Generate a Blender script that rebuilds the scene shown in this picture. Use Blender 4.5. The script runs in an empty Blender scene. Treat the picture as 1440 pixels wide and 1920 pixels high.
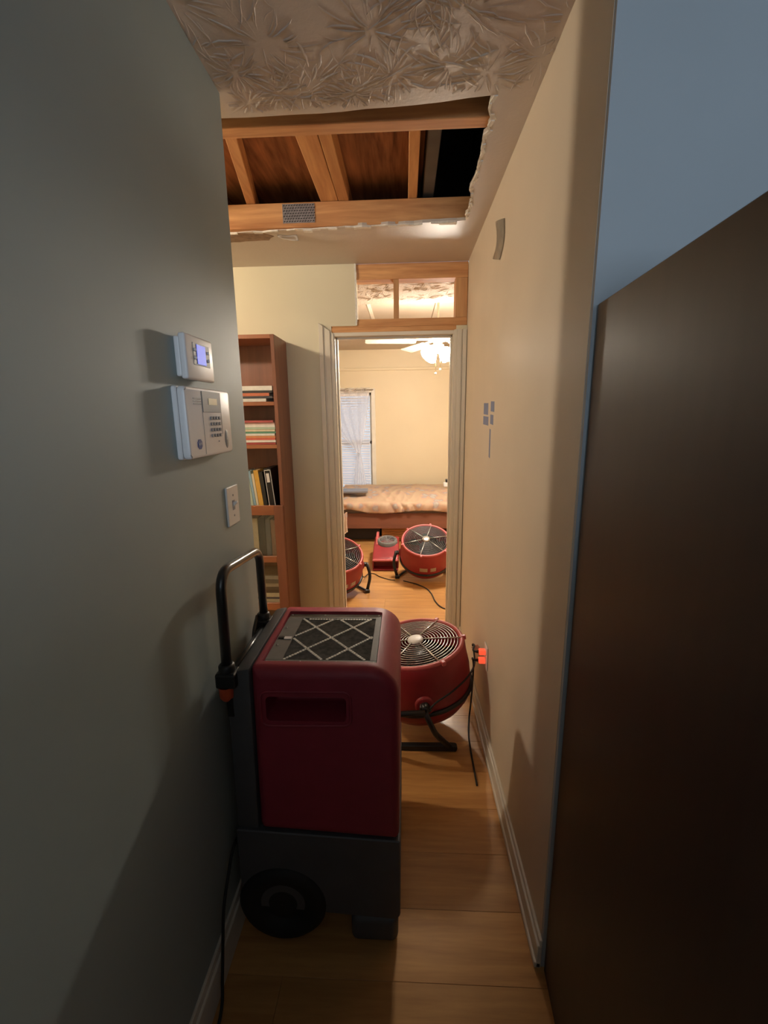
import bpy, bmesh, math, random
from mathutils import Vector, Matrix, Euler
random.seed(7)
sc = bpy.context.scene
COL = sc.collection

# ------------------------------------------------------------------ camera
def look_matrix(pitch, yaw, roll):
    f = Vector((math.sin(yaw)*math.cos(pitch), math.cos(yaw)*math.cos(pitch), -math.sin(pitch)))
    r = Vector((math.cos(yaw), -math.sin(yaw), 0)); d = f.cross(r)
    r2 = r*math.cos(roll) + d*math.sin(roll); d2 = d*math.cos(roll) - r*math.sin(roll)
    return Matrix((r2, -d2, -f)).transposed()
cam = bpy.data.cameras.new('camera'); cam_o = bpy.data.objects.new('camera', cam); COL.objects.link(cam_o)
cam.sensor_fit = 'VERTICAL'; cam.sensor_height = 36.0; cam.lens = 835.5/1920*36.0
cam.clip_start = 0.02
cam_o.matrix_world = Matrix.Translation((0, 0, 1.5402)) @ look_matrix(.2111, -.0489, .0132).to_4x4()
sc.camera = cam_o

# ------------------------------------------------------------------ world, exposure, daylight
w = bpy.data.worlds.new('world'); sc.world = w; w.use_nodes = True
bg = w.node_tree.nodes['Background']; bg.inputs[0].default_value = (.55, .74, 1.0, 1); bg.inputs[1].default_value = 1.3
sc.view_settings.view_transform = 'Standard'; sc.view_settings.look = 'None'
sc.cycles.max_bounces = 6; sc.cycles.glossy_bounces = 3; sc.cycles.transmission_bounces = 4
sc.view_settings.exposure = 0.0; sc.view_settings.gamma = 1.0; sc.view_settings.use_curve_mapping = False
FAN_E = 270.0       # ceiling fan light shades
LAMP_E = 680.0     # bulb in the side passage
DAY_W = 38.0       # daylight at the added window behind the camera
def area(name, loc, rot, sx, sy, watts, col):
    l = bpy.data.lights.new(name, 'AREA'); l.shape = 'RECTANGLE'; l.size = sx; l.size_y = sy; l.energy = watts; l.color = col
    o = bpy.data.objects.new(name, l); COL.objects.link(o); o.location = loc; o.rotation_euler = rot; return o
area('added_window_daylight', (.35, -3.12, 1.62), (math.radians(90), 0, 0), 1.3, .66, DAY_W, (.72, .86, 1.0))

# ------------------------------------------------------------------ materials
MATS = {}
def node(nt, t, **kw):
    n = nt.nodes.new(t)
    for k, v in kw.items():
        if k in n.inputs: n.inputs[k].default_value = v
        else: setattr(n, k, v)
    return n
def mat(name, col, rough=.6, metal=0.0, var=.06, scale=6.0, bump=0.0, bscale=120.0, emit=None, estr=0, spec=.5, stretch=(1, 1, 1), coat=0):
    if name in MATS: return MATS[name]
    m = bpy.data.materials.new(name); m.use_nodes = True; nt = m.node_tree; b = nt.nodes['Principled BSDF']
    b.inputs['Roughness'].default_value = rough; b.inputs['Metallic'].default_value = metal
    b.inputs['Specular IOR Level'].default_value = spec
    if coat: b.inputs['Coat Weight'].default_value = coat; b.inputs['Coat Roughness'].default_value = .15
    tc = node(nt, 'ShaderNodeTexCoord'); mp = node(nt, 'ShaderNodeMapping'); mp.inputs['Scale'].default_value = stretch
    nt.links.new(tc.outputs['Object'], mp.inputs[0])
    nz = node(nt, 'ShaderNodeTexNoise', Scale=scale, Detail=2.0); nt.links.new(mp.outputs[0], nz.inputs['Vector'])
    cr = node(nt, 'ShaderNodeValToRGB'); nt.links.new(nz.outputs['Fac'], cr.inputs[0])
    a = tuple(max(0, c*(1-var)) for c in col); z = tuple(min(1, c*(1+var)) for c in col)
    cr.color_ramp.elements[0].position = .3; cr.color_ramp.elements[1].position = .7
    cr.color_ramp.elements[0].color = (*a, 1); cr.color_ramp.elements[1].color = (*z, 1)
    nt.links.new(cr.outputs[0], b.inputs['Base Color'])
    if bump:
        n2 = node(nt, 'ShaderNodeTexNoise', Scale=bscale, Detail=3.0); nt.links.new(mp.outputs[0], n2.inputs['Vector'])
        bp = node(nt, 'ShaderNodeBump', Strength=bump, Distance=.004); nt.links.new(n2.outputs['Fac'], bp.inputs['Height'])
        nt.links.new(bp.outputs[0], b.inputs['Normal'])
    if emit: b.inputs['Emission Color'].default_value = (*emit, 1); b.inputs['Emission Strength'].default_value = estr
    MATS[name] = m; return m
def wood(name, c1, c2, axis=0, rough=.5, scale=1.0, ring=9.0, bump=.1, knots=False, coat=0, per_object=0.0):
    if name in MATS: return MATS[name]
    m = bpy.data.materials.new(name); m.use_nodes = True; nt = m.node_tree; b = nt.nodes['Principled BSDF']
    b.inputs['Roughness'].default_value = rough
    if coat: b.inputs['Coat Weight'].default_value = coat; b.inputs['Coat Roughness'].default_value = .2
    tc = node(nt, 'ShaderNodeTexCoord'); mp = node(nt, 'ShaderNodeMapping')
    s = [14*scale]*3; s[axis] = 1.3*scale; mp.inputs['Scale'].default_value = s
    oi = node(nt, 'ShaderNodeObjectInfo'); ad = node(nt, 'ShaderNodeVectorMath', operation='MULTIPLY_ADD')
    nt.links.new(tc.outputs['Object'], ad.inputs[0]); ad.inputs[1].default_value = (1, 1, 1)
    cm = node(nt, 'ShaderNodeCombineXYZ')
    ml = node(nt, 'ShaderNodeMath', operation='MULTIPLY'); ml.inputs[1].default_value = 37.0
    nt.links.new(oi.outputs['Random'], ml.inputs[0])
    for k in range(3): nt.links.new(ml.outputs[0], cm.inputs[k])
    nt.links.new(cm.outputs[0], ad.inputs[2]); nt.links.new(ad.outputs[0], mp.inputs[0])
    nz = node(nt, 'ShaderNodeTexNoise', Scale=1.0, Detail=6.0, Roughness=.6, Distortion=.8); nt.links.new(mp.outputs[0], nz.inputs['Vector'])
    n2 = node(nt, 'ShaderNodeTexNoise', Scale=5.0, Detail=3.0); nt.links.new(mp.outputs[0], n2.inputs['Vector'])
    mx = node(nt, 'ShaderNodeMix', data_type='FLOAT'); mx.inputs[0].default_value = .3
    nt.links.new(nz.outputs['Fac'], mx.inputs[2]); nt.links.new(n2.outputs['Fac'], mx.inputs[3])
    cr = node(nt, 'ShaderNodeValToRGB'); nt.links.new(mx.outputs[0], cr.inputs[0])
    cr.color_ramp.elements[0].position = .34; cr.color_ramp.elements[1].position = .66
    cr.color_ramp.elements[0].color = (*c1, 1); cr.color_ramp.elements[1].color = (*c2, 1)
    out = cr.outputs[0]
    if per_object:
        hs = node(nt, 'ShaderNodeHueSaturation'); mr = node(nt, 'ShaderNodeMapRange')
        mr.inputs[3].default_value = 1-per_object; mr.inputs[4].default_value = 1+per_object
        nt.links.new(oi.outputs['Random'], mr.inputs[0]); nt.links.new(mr.outputs[0], hs.inputs['Value']); nt.links.new(out, hs.inputs['Color']); out = hs.outputs[0]
    nt.links.new(out, b.inputs['Base Color'])
    bp = node(nt, 'ShaderNodeBump', Strength=bump, Distance=.002); nt.links.new(mx.outputs[0], bp.inputs['Height']); nt.links.new(bp.outputs[0], b.inputs['Normal'])
    MATS[name] = m; return m
def glass(name, tint=(1, 1, 1), gloss=.12, rough=.03):
    m = bpy.data.materials.new(name); m.use_nodes = True; nt = m.node_tree; nt.nodes.remove(nt.nodes['Principled BSDF'])
    t = node(nt, 'ShaderNodeBsdfTransparent'); t.inputs[0].default_value = (*tint, 1)
    g = node(nt, 'ShaderNodeBsdfGlossy'); g.inputs['Roughness'].default_value = rough
    mx = node(nt, 'ShaderNodeMixShader'); mx.inputs[0].default_value = gloss
    nt.links.new(t.outputs[0], mx.inputs[1]); nt.links.new(g.outputs[0], mx.inputs[2]); nt.links.new(mx.outputs[0], nt.nodes['Material Output'].inputs[0])
    MATS[name] = m; return m
def sheer(name, col, alpha):
    m = bpy.data.materials.new(name); m.use_nodes = True; nt = m.node_tree; nt.nodes.remove(nt.nodes['Principled BSDF'])
    t = node(nt, 'ShaderNodeBsdfTransparent'); d = node(nt, 'ShaderNodeBsdfDiffuse'); d.inputs[0].default_value = (*col, 1)
    tl = node(nt, 'ShaderNodeBsdfTranslucent'); tl.inputs[0].default_value = (*col, 1)
    a = node(nt, 'ShaderNodeMixShader'); a.inputs[0].default_value = .45; nt.links.new(d.outputs[0], a.inputs[1]); nt.links.new(tl.outputs[0], a.inputs[2])
    wv = node(nt, 'ShaderNodeTexNoise', Scale=60.0); mr = node(nt, 'ShaderNodeMapRange'); mr.inputs[3].default_value = alpha-.12; mr.inputs[4].default_value = alpha+.12
    nt.links.new(wv.outputs['Fac'], mr.inputs[0])
    mx = node(nt, 'ShaderNodeMixShader'); nt.links.new(mr.outputs[0], mx.inputs[0]); nt.links.new(t.outputs[0], mx.inputs[1]); nt.links.new(a.outputs[0], mx.inputs[2])
    nt.links.new(mx.outputs[0], nt.nodes['Material Output'].inputs[0]); MATS[name] = m; return m

M_LEFT = mat('paint_sage', (.345, .41, .405), .55, var=.03, scale=3)
M_FAR = mat('paint_cream_green', (.70, .645, .47), .6, var=.03, scale=3)
M_RIGHT = mat('paint_tan', (.70, .61, .49), .55, var=.03, scale=3)
M_BLUE = mat('paint_blue_grey', (.47, .52, .565), .6, var=.03, scale=3)
M_BED = mat('paint_yellow', (.74, .63, .44), .6, var=.02, scale=2)
M_CEIL = mat('ceiling_paint', (.60, .53, .46), .45, var=.04, scale=4, bump=.15, bscale=90)
M_CEILB = mat('ceiling_paint_brownish', (.46, .36, .27), .8, var=.14, scale=45, bump=.4, bscale=70)
M_PANEL = mat('ceiling_panel_pale', (.52, .43, .33), .6, var=.05, scale=3)
M_GYP = mat('gypsum_edge', (.78, .74, .66), .9, var=.12, scale=60, bump=.5, bscale=200)
M_STAIN = mat('water_stain', (.30, .20, .13), .8, var=.3, scale=30)
M_TRIM = mat('trim_cream', (.72, .66, .54), .4, var=.03, bump=.03)
M_BASE = mat('trim_white', (.74, .70, .62), .4, var=.05, scale=12)
M_FLOOR = wood('oak_laminate', (.40, .185, .058), (.62, .33, .115), 0, rough=.34, scale=1.0, bump=.05, coat=.15, per_object=.09)
M_SUB = mat('subfloor', (.22, .12, .05), .8)
M_LUM = wood('lumber_pine', (.46, .20, .075), (.74, .40, .17), 0, rough=.75, bump=.25, per_object=.08)
M_LUMY = wood('lumber_pine_lengthwise', (.46, .20, .075), (.74, .40, .17), 1, rough=.75, bump=.25, per_object=.08)
M_LUMZ = wood('lumber_pine_upright', (.46, .22, .09), (.70, .40, .18), 2, rough=.75, bump=.25, per_object=.08)
M_PLY = wood('plywood_red', (.12, .045, .022), (.58, .27, .13), 1, rough=.85, scale=.75, bump=.3)
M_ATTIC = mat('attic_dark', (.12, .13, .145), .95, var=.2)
M_NAIL = mat('galvanized_plate', (.45, .45, .46), .45, metal=.8, var=.2, scale=80)
M_BOOKC = wood('cherry_veneer', (.17, .065, .038), (.27, .105, .060), 2, rough=.4, scale=.6, bump=.03, coat=.1)
M_BOOKCX = wood('cherry_veneer_across', (.26, .090, .040), (.40, .155, .070), 0, rough=.4, scale=.6, bump=.03, coat=.1)
M_WARD = wood('dark_walnut', (.036, .022, .017), (.050, .031, .023), 2, rough=.48, scale=.5, bump=.02)
M_RED = mat('red_plastic', (.27, .020, .026), .45, var=.08, scale=20, bump=.05, bscale=400)
M_REDD = mat('red_plastic_dehumidifier', (.30, .026, .050), .48, var=.06, scale=20, bump=.08, bscale=500)
M_RIMHI = mat('red_rim_highlight', (.50, .10, .10), .4, var=.05)  # red plastic with a pinkish highlight painted into the colour
M_GREY = mat('grey_plastic', (.075, .076, .084), .5, var=.08, scale=14, bump=.06, bscale=400)
M_DGREY = mat('dark_grey_panel', (.14, .135, .125), .55, var=.12, scale=30)
M_BLACK = mat('black_plastic', (.013, .013, .014), .4, var=.1)
M_TUBE = mat('black_tube', (.018, .018, .019), .28, var=.1, coat=.3)
M_SLOT = mat('slot_dark', (.02, .02, .02), .8)
M_RUB = mat('black_rubber', (.012, .012, .012), .7, var=.1)
M_PLEAT = mat('filter_pleats', (.24, .22, .19), .9, var=.3, scale=70)
M_LAT = mat('lattice_white', (.74, .72, .66), .6, var=.15, scale=60)
M_CHR = mat('wire_chrome', (.55, .53, .50), .3, metal=.9, var=.05)
M_WIRE = mat('wire_black', (.09, .085, .085), .35, metal=.4, var=.05)
M_ORANGE = mat('orange_cap', (.62, .09, .03), .5)
M_WPL = mat('white_plastic', (.84, .82, .82), .4, var=.02)
M_WPLW = mat('white_plate', (.74, .72, .68), .4, var=.02)
M_GPL = mat('grey_display', (.26, .27, .28), .5, var=.05)
M_BTN = mat('grey_button', (.22, .22, .24), .5)
M_LCD = mat('blue_lcd', (.02, .03, .12), .5, emit=(.13, .20, 1.0), estr=.62)
M_LCD2 = mat('cream_lcd', (.60, .52, .36), .3, emit=(1.0, .85, .5), estr=.10)
M_LOGO = mat('logo_blue', (.015, .05, .27), .4)
M_TAPE = mat('painters_tape', (.22, .27, .45), .7, var=.05)
M_STRIP = mat('grey_strip', (.58, .52, .43), .3, var=.1, scale=30)
M_PLUG = mat('lit_red_plug', (.75, .10, .05), .3, emit=(1.0, .10, .04), estr=.9)
M_TAG = mat('cord_tag', (.78, .72, .55), .6)
M_STICK = mat('sticker_pale', (.86, .78, .70), .6, var=.1, scale=80)
M_LAPTOP = mat('laptop_grey', (.17, .165, .18), .4)
M_MATT = mat('mattress', (.16, .13, .11), .9)
M_BEDW = wood('bed_cherry', (.13, .048, .03), (.21, .080, .048), 0, rough=.45, scale=.5, bump=.03)
M_WICK = wood('wicker_orange', (.40, .18, .07), (.58, .30, .13), 0, rough=.7, scale=2.0, bump=.3)
M_DARKBOX = mat('dark_box', (.035, .030, .032), .7)
M_BLIND = mat('blind_slat', (.82, .80, .82), .5, var=.02)
M_SHEER = sheer('sheer_curtain', (.92, .90, .92), .36)
M_GROM = mat('grommet', (.42, .38, .34), .3, metal=.8)
M_BRASS = mat('brass', (.62, .45, .20), .3, metal=.9)
M_BLADE = mat('fan_blade_white', (.82, .76, .64), .5)
M_SHADE = mat('lit_shade', (1, .95, .85), .4, emit=(1.0, .90, .76), estr=FAN_E)
M_BULB = mat('lit_bulb', (1, .95, .85), .4, emit=(1.0, .83, .62), estr=LAMP_E)
M_GLASS = glass('pane_glass', (.95, .97, .96), .08)
M_JAR = glass('jar_glass', (.80, .84, .82), .25)

def comforter_mat():
    m = bpy.data.materials.new('floral_comforter'); m.use_nodes = True; nt = m.node_tree; b = nt.nodes['Principled BSDF']; b.inputs['Roughness'].default_value = .85
    tc = node(nt, 'ShaderNodeTexCoord'); vo = node(nt, 'ShaderNodeTexVoronoi', Scale=7.5); nt.links.new(tc.outputs['Object'], vo.inputs['Vector'])
    nz = node(nt, 'ShaderNodeTexNoise', Scale=22.0, Detail=3.0); nt.links.new(tc.outputs['Object'], nz.inputs['Vector'])
    mx = node(nt, 'ShaderNodeMath', operation='MULTIPLY_ADD'); nt.links.new(nz.outputs['Fac'], mx.inputs[0]); mx.inputs[1].default_value = .55; nt.links.new(vo.outputs['Distance'], mx.inputs[2])
    cr = node(nt, 'ShaderNodeValToRGB'); nt.links.new(mx.outputs[0], cr.inputs[0]); e = cr.color_ramp.elements
    e[0].position = .46; e[0].color = (.84, .78, .72, 1); e[1].position = .64; e[1].color = (.88, .62, .46, 1)
    k = cr.color_ramp.elements.new(.55); k.color = (.70, .60, .60, 1); k = cr.color_ramp.elements.new(.85); k.color = (.90, .70, .52, 1)
    nt.links.new(cr.outputs[0], b.inputs['Base Color']); return m
M_COMF = comforter_mat()

# ------------------------------------------------------------------ mesh helpers
class MB:
    def __init__(s): s.bm = bmesh.new()
    def box(s, x0, x1, y0, y1, z0, z1, bev=0, seg=2, M=None):
        b = bmesh.new(); bmesh.ops.create_cube(b, size=1)
        for v in b.verts: v.co = Vector(((v.co.x+.5)*(x1-x0)+x0, (v.co.y+.5)*(y1-y0)+y0, (v.co.z+.5)*(z1-z0)+z0))
        if bev: bmesh.ops.bevel(b, geom=b.edges[:], offset=bev, segments=seg, profile=.5, affect='EDGES')
        return s.add(b, M)
    def add(s, b, M=None):
        if M is not None: bmesh.ops.transform(b, matrix=M, verts=b.verts)
        me = bpy.data.meshes.new('tmp'); b.to_mesh(me); b.free(); s.bm.from_mesh(me); bpy.data.meshes.remove(me); return s
    def prism(s, pts, axis, a, c, bev=0, seg=2, M=None):
        # pts: polygon in the two other axes (cyclic order xyz without axis)
        b = bmesh.new()
        def P(u, v, t):
            return {0: (t, u, v), 1: (u, t, v), 2: (u, v, t)}[axis]
        A = [b.verts.new(P(u, v, a)) for u, v in pts]; B = [b.verts.new(P(u, v, c)) for u, v in pts]
        f1 = b.faces.new(A); f2 = b.faces.new(B[::-1]); n = len(pts)
        for i in range(n): b.faces.new((A[i], B[i], B[(i+1) % n], A[(i+1) % n]))
        bmesh.ops.recalc_face_normals(b, faces=b.faces[:])
        if bev: bmesh.ops.bevel(b, geom=b.edges[:], offset=bev, segments=seg, profile=.5, affect='EDGES')
        return s.add(b, M)
    def tube(s, pts, r, n=10, closed=False, M=None, smooth=True):
        b = bmesh.new(); P = [Vector(p) for p in pts]; N = len(P); rings = []; up = None
        for i in range(N):
            if closed: t = (P[(i+1) % N]-P[i-1]).normalized()
            else: t = (P[min(i+1, N-1)]-P[max(i-1, 0)]).normalized()
            if up is None:
                up = Vector((0, 0, 1)) if abs(t.z) < .9 else Vector((1, 0, 0))
            u = (up - t*up.dot(t)).normalized(); up = u; v = t.cross(u)
            rr = r[i] if isinstance(r, (list, tuple)) else r
            rings.append([b.verts.new(P[i]+(u*math.cos(2*math.pi*k/n)+v*math.sin(2*math.pi*k/n))*rr) for k in range(n)])
        for i in range(N if closed else N-1):
            A, B = rings[i], rings[(i+1) % N]
            for k in range(n): b.faces.new((A[k], A[(k+1) % n], B[(k+1) % n], B[k]))
        if not closed: b.faces.new(rings[0][::-1]); b.faces.new(rings[-1])
        for f in b.faces: f.smooth = smooth
        return s.add(b, M)
    def lathe(s, prof, n=32, closed=False, M=None, cap=False):
        b = bmesh.new(); rings = []
        for r, z in prof:
            rings.append([b.verts.new((r*math.cos(2*math.pi*k/n), r*math.sin(2*math.pi*k/n), z)) for k in range(n)])
        m = len(prof)
        for i in range(m if closed else m-1):
            A, B = rings[i], rings[(i+1) % m]
            for k in range(n): b.faces.new((A[k], A[(k+1) % n], B[(k+1) % n], B[k]))
        if cap: b.faces.new(rings[0][::-1]); b.faces.new(rings[-1])
        for f in b.faces: f.smooth = len(f.verts) == 4
        bmesh.ops.recalc_face_normals(b, faces=b.faces[:])
        return s.add(b, M)
    def disc(s, r, z0, z1, n=24, M=None): return s.lathe([(r, z0), (r, z1)], n, M=M, cap=True)
    def grid(s, f, nu, nv, thick=0, M=None):
        b = bmesh.new(); V = [[b.verts.new(f(i/nu, j/nv)) for j in range(nv+1)] for i in range(nu+1)]
        for i in range(nu):
            for j in range(nv):
                fc = b.faces.new((V[i][j], V[i+1][j], V[i+1][j+1], V[i][j+1])); fc.smooth = True
        if thick:
            bmesh.ops.solidify(b, geom=b.faces[:], thickness=thick)
        return s.add(b, M)
def wloc(p):
    v = Vector((0, 0, 0))
    while p is not None: v += Vector(p.location); p = p.parent
    return v
def obj(name, mb, m, parent=None, local=False, smooth_angle=None, shift=True):
    bm = mb.bm
    me = bpy.data.meshes.new(name); 
    if parent is not None and not local:
        bmesh.ops.translate(bm, vec=-wloc(parent), verts=bm.verts)
    bm.to_mesh(me); bm.free()
    o = bpy.data.objects.new(name, me); COL.objects.link(o); me.materials.append(m)
    if parent is not None: o.parent = parent
    return o
def tag(o, label=None, cat=None, group=None, kind=None):
    if label: o['label'] = label
    if cat: o['category'] = cat
    if group: o['group'] = group
    if kind: o['kind'] = kind
    return o
def thing(name, loc, label=None, cat=None, group=None, kind=None, rotz=0):
    o = bpy.data.objects.new(name, None); COL.objects.link(o); o.location = loc; o.rotation_euler = (0, 0, rotz); o.empty_display_size = .1
    return tag(o, label, cat, group, kind)
def struct(name, mb, m): return tag(obj(name, mb, m), kind='structure')
def B(*a, **k): return MB().box(*a, **k)
def boolean(o, cutter_mb):
    c = obj('cutter', cutter_mb, M_BLACK)
    md = o.modifiers.new('cut', 'BOOLEAN'); md.operation = 'DIFFERENCE'; md.object = c; md.solver = 'EXACT'
    dg = bpy.context.evaluated_depsgraph_get(); me = bpy.data.meshes.new_from_object(o.evaluated_get(dg))
    old = o.data; o.modifiers.clear(); o.data = me; nm = old.name; bpy.data.meshes.remove(old); me.name = nm
    bpy.data.objects.remove(c)
def rounded(pts_r, seg=5):
    # list of (x, y, r): polygon with rounded corners
    out = []; n = len(pts_r)
    for i in range(n):
        x, y, r = pts_r[i]; p = Vector((x, y)); a = Vector(pts_r[i-1][:2]); c = Vector(pts_r[(i+1) % n][:2])
        if r <= 0: out.append((x, y)); continue
        u = (a-p).normalized(); v = (c-p).normalized(); ang = u.angle(v); d = r/math.tan(ang/2)
        A = p+u*d; C = p+v*d; ce = p+(u+v).normalized()*(r/math.sin(ang/2))
        a0 = math.atan2(A.y-ce.y, A.x-ce.x); a1 = math.atan2(C.y-ce.y, C.x-ce.x)
        da = (a1-a0+math.pi) % (2*math.pi)-math.pi
        for k in range(seg+1):
            t = a0+da*k/seg; out.append((ce.x+r*math.cos(t), ce.y+r*math.sin(t)))
    return out
def spline(pts, n=8):
    P = [Vector(p) for p in pts]; out = []
    for i in range(len(P)-1):
        p0 = P[max(i-1, 0)]; p1 = P[i]; p2 = P[i+1]; p3 = P[min(i+2, len(P)-1)]
        for k in range(n):
            t = k/n
            out.append(.5*((2*p1)+(p2-p0)*t+(2*p0-5*p1+4*p2-p3)*t*t+(3*p1-p0-3*p2+p3)*t**3))
    out.append(P[-1]); return out
def arcs(pts, r, seg=6):
    # polyline with rounded bends
    P = [Vector(p) for p in pts]; out = [P[0]]
    for i in range(1, len(P)-1):
        a = P[i]+(P[i-1]-P[i]).normalized()*r; c = P[i]+(P[i+1]-P[i]).normalized()*r
        for k in range(seg+1):
            t = k/seg; out.append(a*(1-t)**2+P[i]*2*t*(1-t)+c*t*t)
    out.append(P[-1]); return out

XL, XR, YE, YN, D, D2, H = -.52, .381, 1.457, .99, 2.92, 3.04, 2.44
YB = 6.45      # bedroom back wall

# ------------------------------------------------------------------ floor
floor = struct('floor', B(-2.8, 2.5, -3.3, 6.6, -.12, -.012), M_SUB)
pm = {}
row = 0; y = -3.24; PW = .19
while y < YB+.02:
    x = -2.8+random.random()*1.1-1.2
    while x < 2.5:
        x0, x1 = max(x, -2.8), min(x+1.2, 2.5)
        if x1-x0 > .02:
            key = round(x1-x0, 4)
            if key not in pm:
                o = obj('floor_plank', B(0, x1-x0-.0006, 0, PW-.0006, -.012, 0, bev=.0007, seg=1), M_FLOOR); pm[key] = o.data
            else:
                o = bpy.data.objects.new('floor_plank', pm[key]); COL.objects.link(o)
            o.location = (x0, y, 0); o.parent = floor
        x += 1.2
    y += PW; row += 1

# ------------------------------------------------------------------ walls
wl = MB(); wl.box(XL-.115, XL, -3.2, YE, 0, H, bev=.004); struct('wall_left', wl, M_LEFT)
wr = MB(); wr.box(XR, XR+.115, YN+.012, D, 0, H+.5); wall_right = struct('wall_right', wr, M_RIGHT)
wb = MB(); wb.box(XR+.001, 2.4, YN, YN+.012, 0, H); struct('wall_return', wb, M_BLUE)
rr = MB(); rr.box(2.4, 2.5, -3.2, YN, 0, H); struct('wall_right_behind', rr, M_BLUE)
al = MB(); al.box(-2.8, -2.7, .3, D, 0, H); struct('wall_alcove_left', al, M_FAR)
an = MB(); an.box(-2.7, XL-.115, .3, .4, 0, H); struct('wall_alcove_near', an, M_FAR)
# wall behind the camera; its window opening is added to shape the daylight
bk = MB()
bk.box(XL-.115, -.3, -3.3, -3.2, 0, H); bk.box(1.0, 2.5, -3.3, -3.2, 0, H); bk.box(-.3, 1.0, -3.3, -3.2, 0, 1.28); bk.box(-.3, 1.0, -3.3, -3.2, 1.96, H)
struct('wall_behind', bk, M_BLUE)
struct('daylight_blocker_behind', B(XL, 1.2, -.80, -.68, 0, 1.43, bev=.006), M_BLUE)  # added unseen half wall, keeps daylight off the floor and lower walls
# far wall with door opening
JL0, JL1, JR0, JR1 = -.455, -.435, .295, .315
wf = MB()
wf.box(-2.8, JL0, D, D2, 0, H)
wf.box(JL0, -.298, D, D2, 2.09, H)
wf.box(JR1, XR+.002, D, D2, 0, 2.08)
wall_far = struct('wall_far', wf, M_FAR)
wfr = MB(); wfr.box(XR+.003, 2.2, D, D2, 0, H); struct('wall_bedroom_near', wfr, M_BED)
# exposed framing above the door
LM = {}
def lumber(name, par, x0, x1, y0, y1, z0, z1, m, bev=.003): return obj(name, B(x0, x1, y0, y1, z0, z1, bev=bev), m, par)
lumber('top_plate', wall_far, -.298, XR, D+.010, D2-.010, 2.352, 2.44, M_LUM)
lumber('header', wall_far, JL0, XR, D+.006, D2-.010, 2.083, 2.128, M_LUM)
lumber('shim_strip', wall_far, JL0-.05, XR-.01, D+.004, D2-.02, 2.052, 2.083, M_LUM)
lumber('cripple_stud', wall_far, -.068, -.036, D+.012, D2-.010, 2.128, 2.352, M_LUMZ)
lumber('king_stud', wall_far, .308, XR, D+.010, D2-.010, 2.128, 2.352, M_LUMZ)
# torn paper edge at the cut
tn = MB()
zz = 2.093
while zz < 2.44:
    h = .012+random.random()*.02; tn.box(-.301-random.random()*.003, -.294+random.random()*.004, D-.002, D+.012, zz, min(zz+h, 2.44)); zz += h
obj('torn_drywall_edge', tn, M_GYP, wall_far)

# door frame
door = thing('door_1', (-.07, D, 0), kind='structure')
obj('jamb', B(JL0, JL1, D-.004, D2+.004, 0, 2.03, bev=.002), M_TRIM, door)
obj('jamb', B(JR0, JR1, D-.004, D2+.004, 0, 2.03, bev=.002), M_TRIM, door)
obj('head_jamb', B(JL0, JR1, D-.004, D2+.004, 2.03, 2.052, bev=.002), M_TRIM, door)
obj('door_stop', B(JL1, JL1+.011, D+.04, D+.075, 0, 2.03, bev=.002), M_TRIM, door)
obj('door_stop', B(JR0-.011, JR0, D+.04, D+.075, 0, 2.03, bev=.002), M_TRIM, door)
obj('door_stop', B(JL1, JR0, D+.04, D+.075, 2.019, 2.03, bev=.002), M_TRIM, door)
def casing(xo, xi, zo, zi):
    mb = MB(); s = 1 if xi > xo else -1; w = abs(xi-xo)
    for a, b, t in ((0, .30, .024), (.30, .40, .014), (.40, .76, .019), (.76, 1.0, .010)):
        xa, xb = xo+s*w*a, xo+s*w*b; za, zb = zo+(zi-zo)*a, zo+(zi-zo)*b
        mb.prism([(xa, 0), (xb, 0), (xb, zb), (xa, za)], 1, D-t, D, bev=.0015, seg=1)
    return mb
obj('casing', casing(-.532, -.441, 2.108, 2.045), M_TRIM, door)
obj('casing', casing(XR-.004, .303, 2.055, 2.055), M_TRIM, door)
obj('strike_plate', B(JL1, JL1+.0015, D+.085, D+.110, .95, 1.06), M_BRASS, door)
obj('hinge_leaf', B(JL1, JL1+.0015, D+.080, D+.118, .22, .32), M_BRASS, door)
obj('hinge_leaf', B(JL1, JL1+.0015, D+.080, D+.118, 1.70, 1.80), M_LUMZ, door)

# ------------------------------------------------------------------ hallway ceiling with the cut opening
def ragged(pts, step, amp, seed):
    rnd = random.Random(seed); out = []
    for i in range(len(pts)-1):
        a, b = Vector(pts[i]), Vector(pts[i+1]); n = max(1, int((b-a).length/step)); nrm = Vector((-(b-a).y, (b-a).x)).normalized()
        for k in range(n):
            p = a+(b-a)*(k/n)+(nrm*rnd.uniform(-amp, amp) if k else Vector((0, 0))); out.append((p.x, p.y))
    return out
hole = ragged([(-1.25, 1.57), (-.563, 1.564), (-.386, 1.564), (-.189, 1.560), (.035, 1.545), (.261, 1.518)], .06, .003, 1)
right_edge = ragged([(.261, 1.518), (.262, 1.60), (.266, 1.655), (.266, 1.75), (.273, 1.852), (.270, 2.0), (.281, 2.181), (.288, 2.359)], .022, .009, 2)
far_edge = ragged([(.288, 2.359), (.004, 2.378), (-.411, 2.394), (-.868, 2.414), (-1.25, 2.42)], .04, .006, 3)
hole_loop = hole+right_edge+far_edge+[(-1.25, 2.42)]
bm = bmesh.new()
def loop(pts):
    V = [bm.verts.new((x, y, H)) for x, y in pts]
    for i in range(len(V)): bm.edges.new((V[i], V[(i+1) % len(V)]))
loop([(-2.8, -3.3), (2.5, -3.3), (2.5, YN+.11), (XR+.05, YN+.11), (XR+.05, D+.012), (-2.8, D+.012)]); loop(hole_loop)
bmesh.ops.triangle_fill(bm, use_beauty=True, use_dissolve=False, edges=bm.edges[:])
bm.normal_update()
ext = bmesh.ops.extrude_face_region(bm, geom=bm.faces[:])
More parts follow.
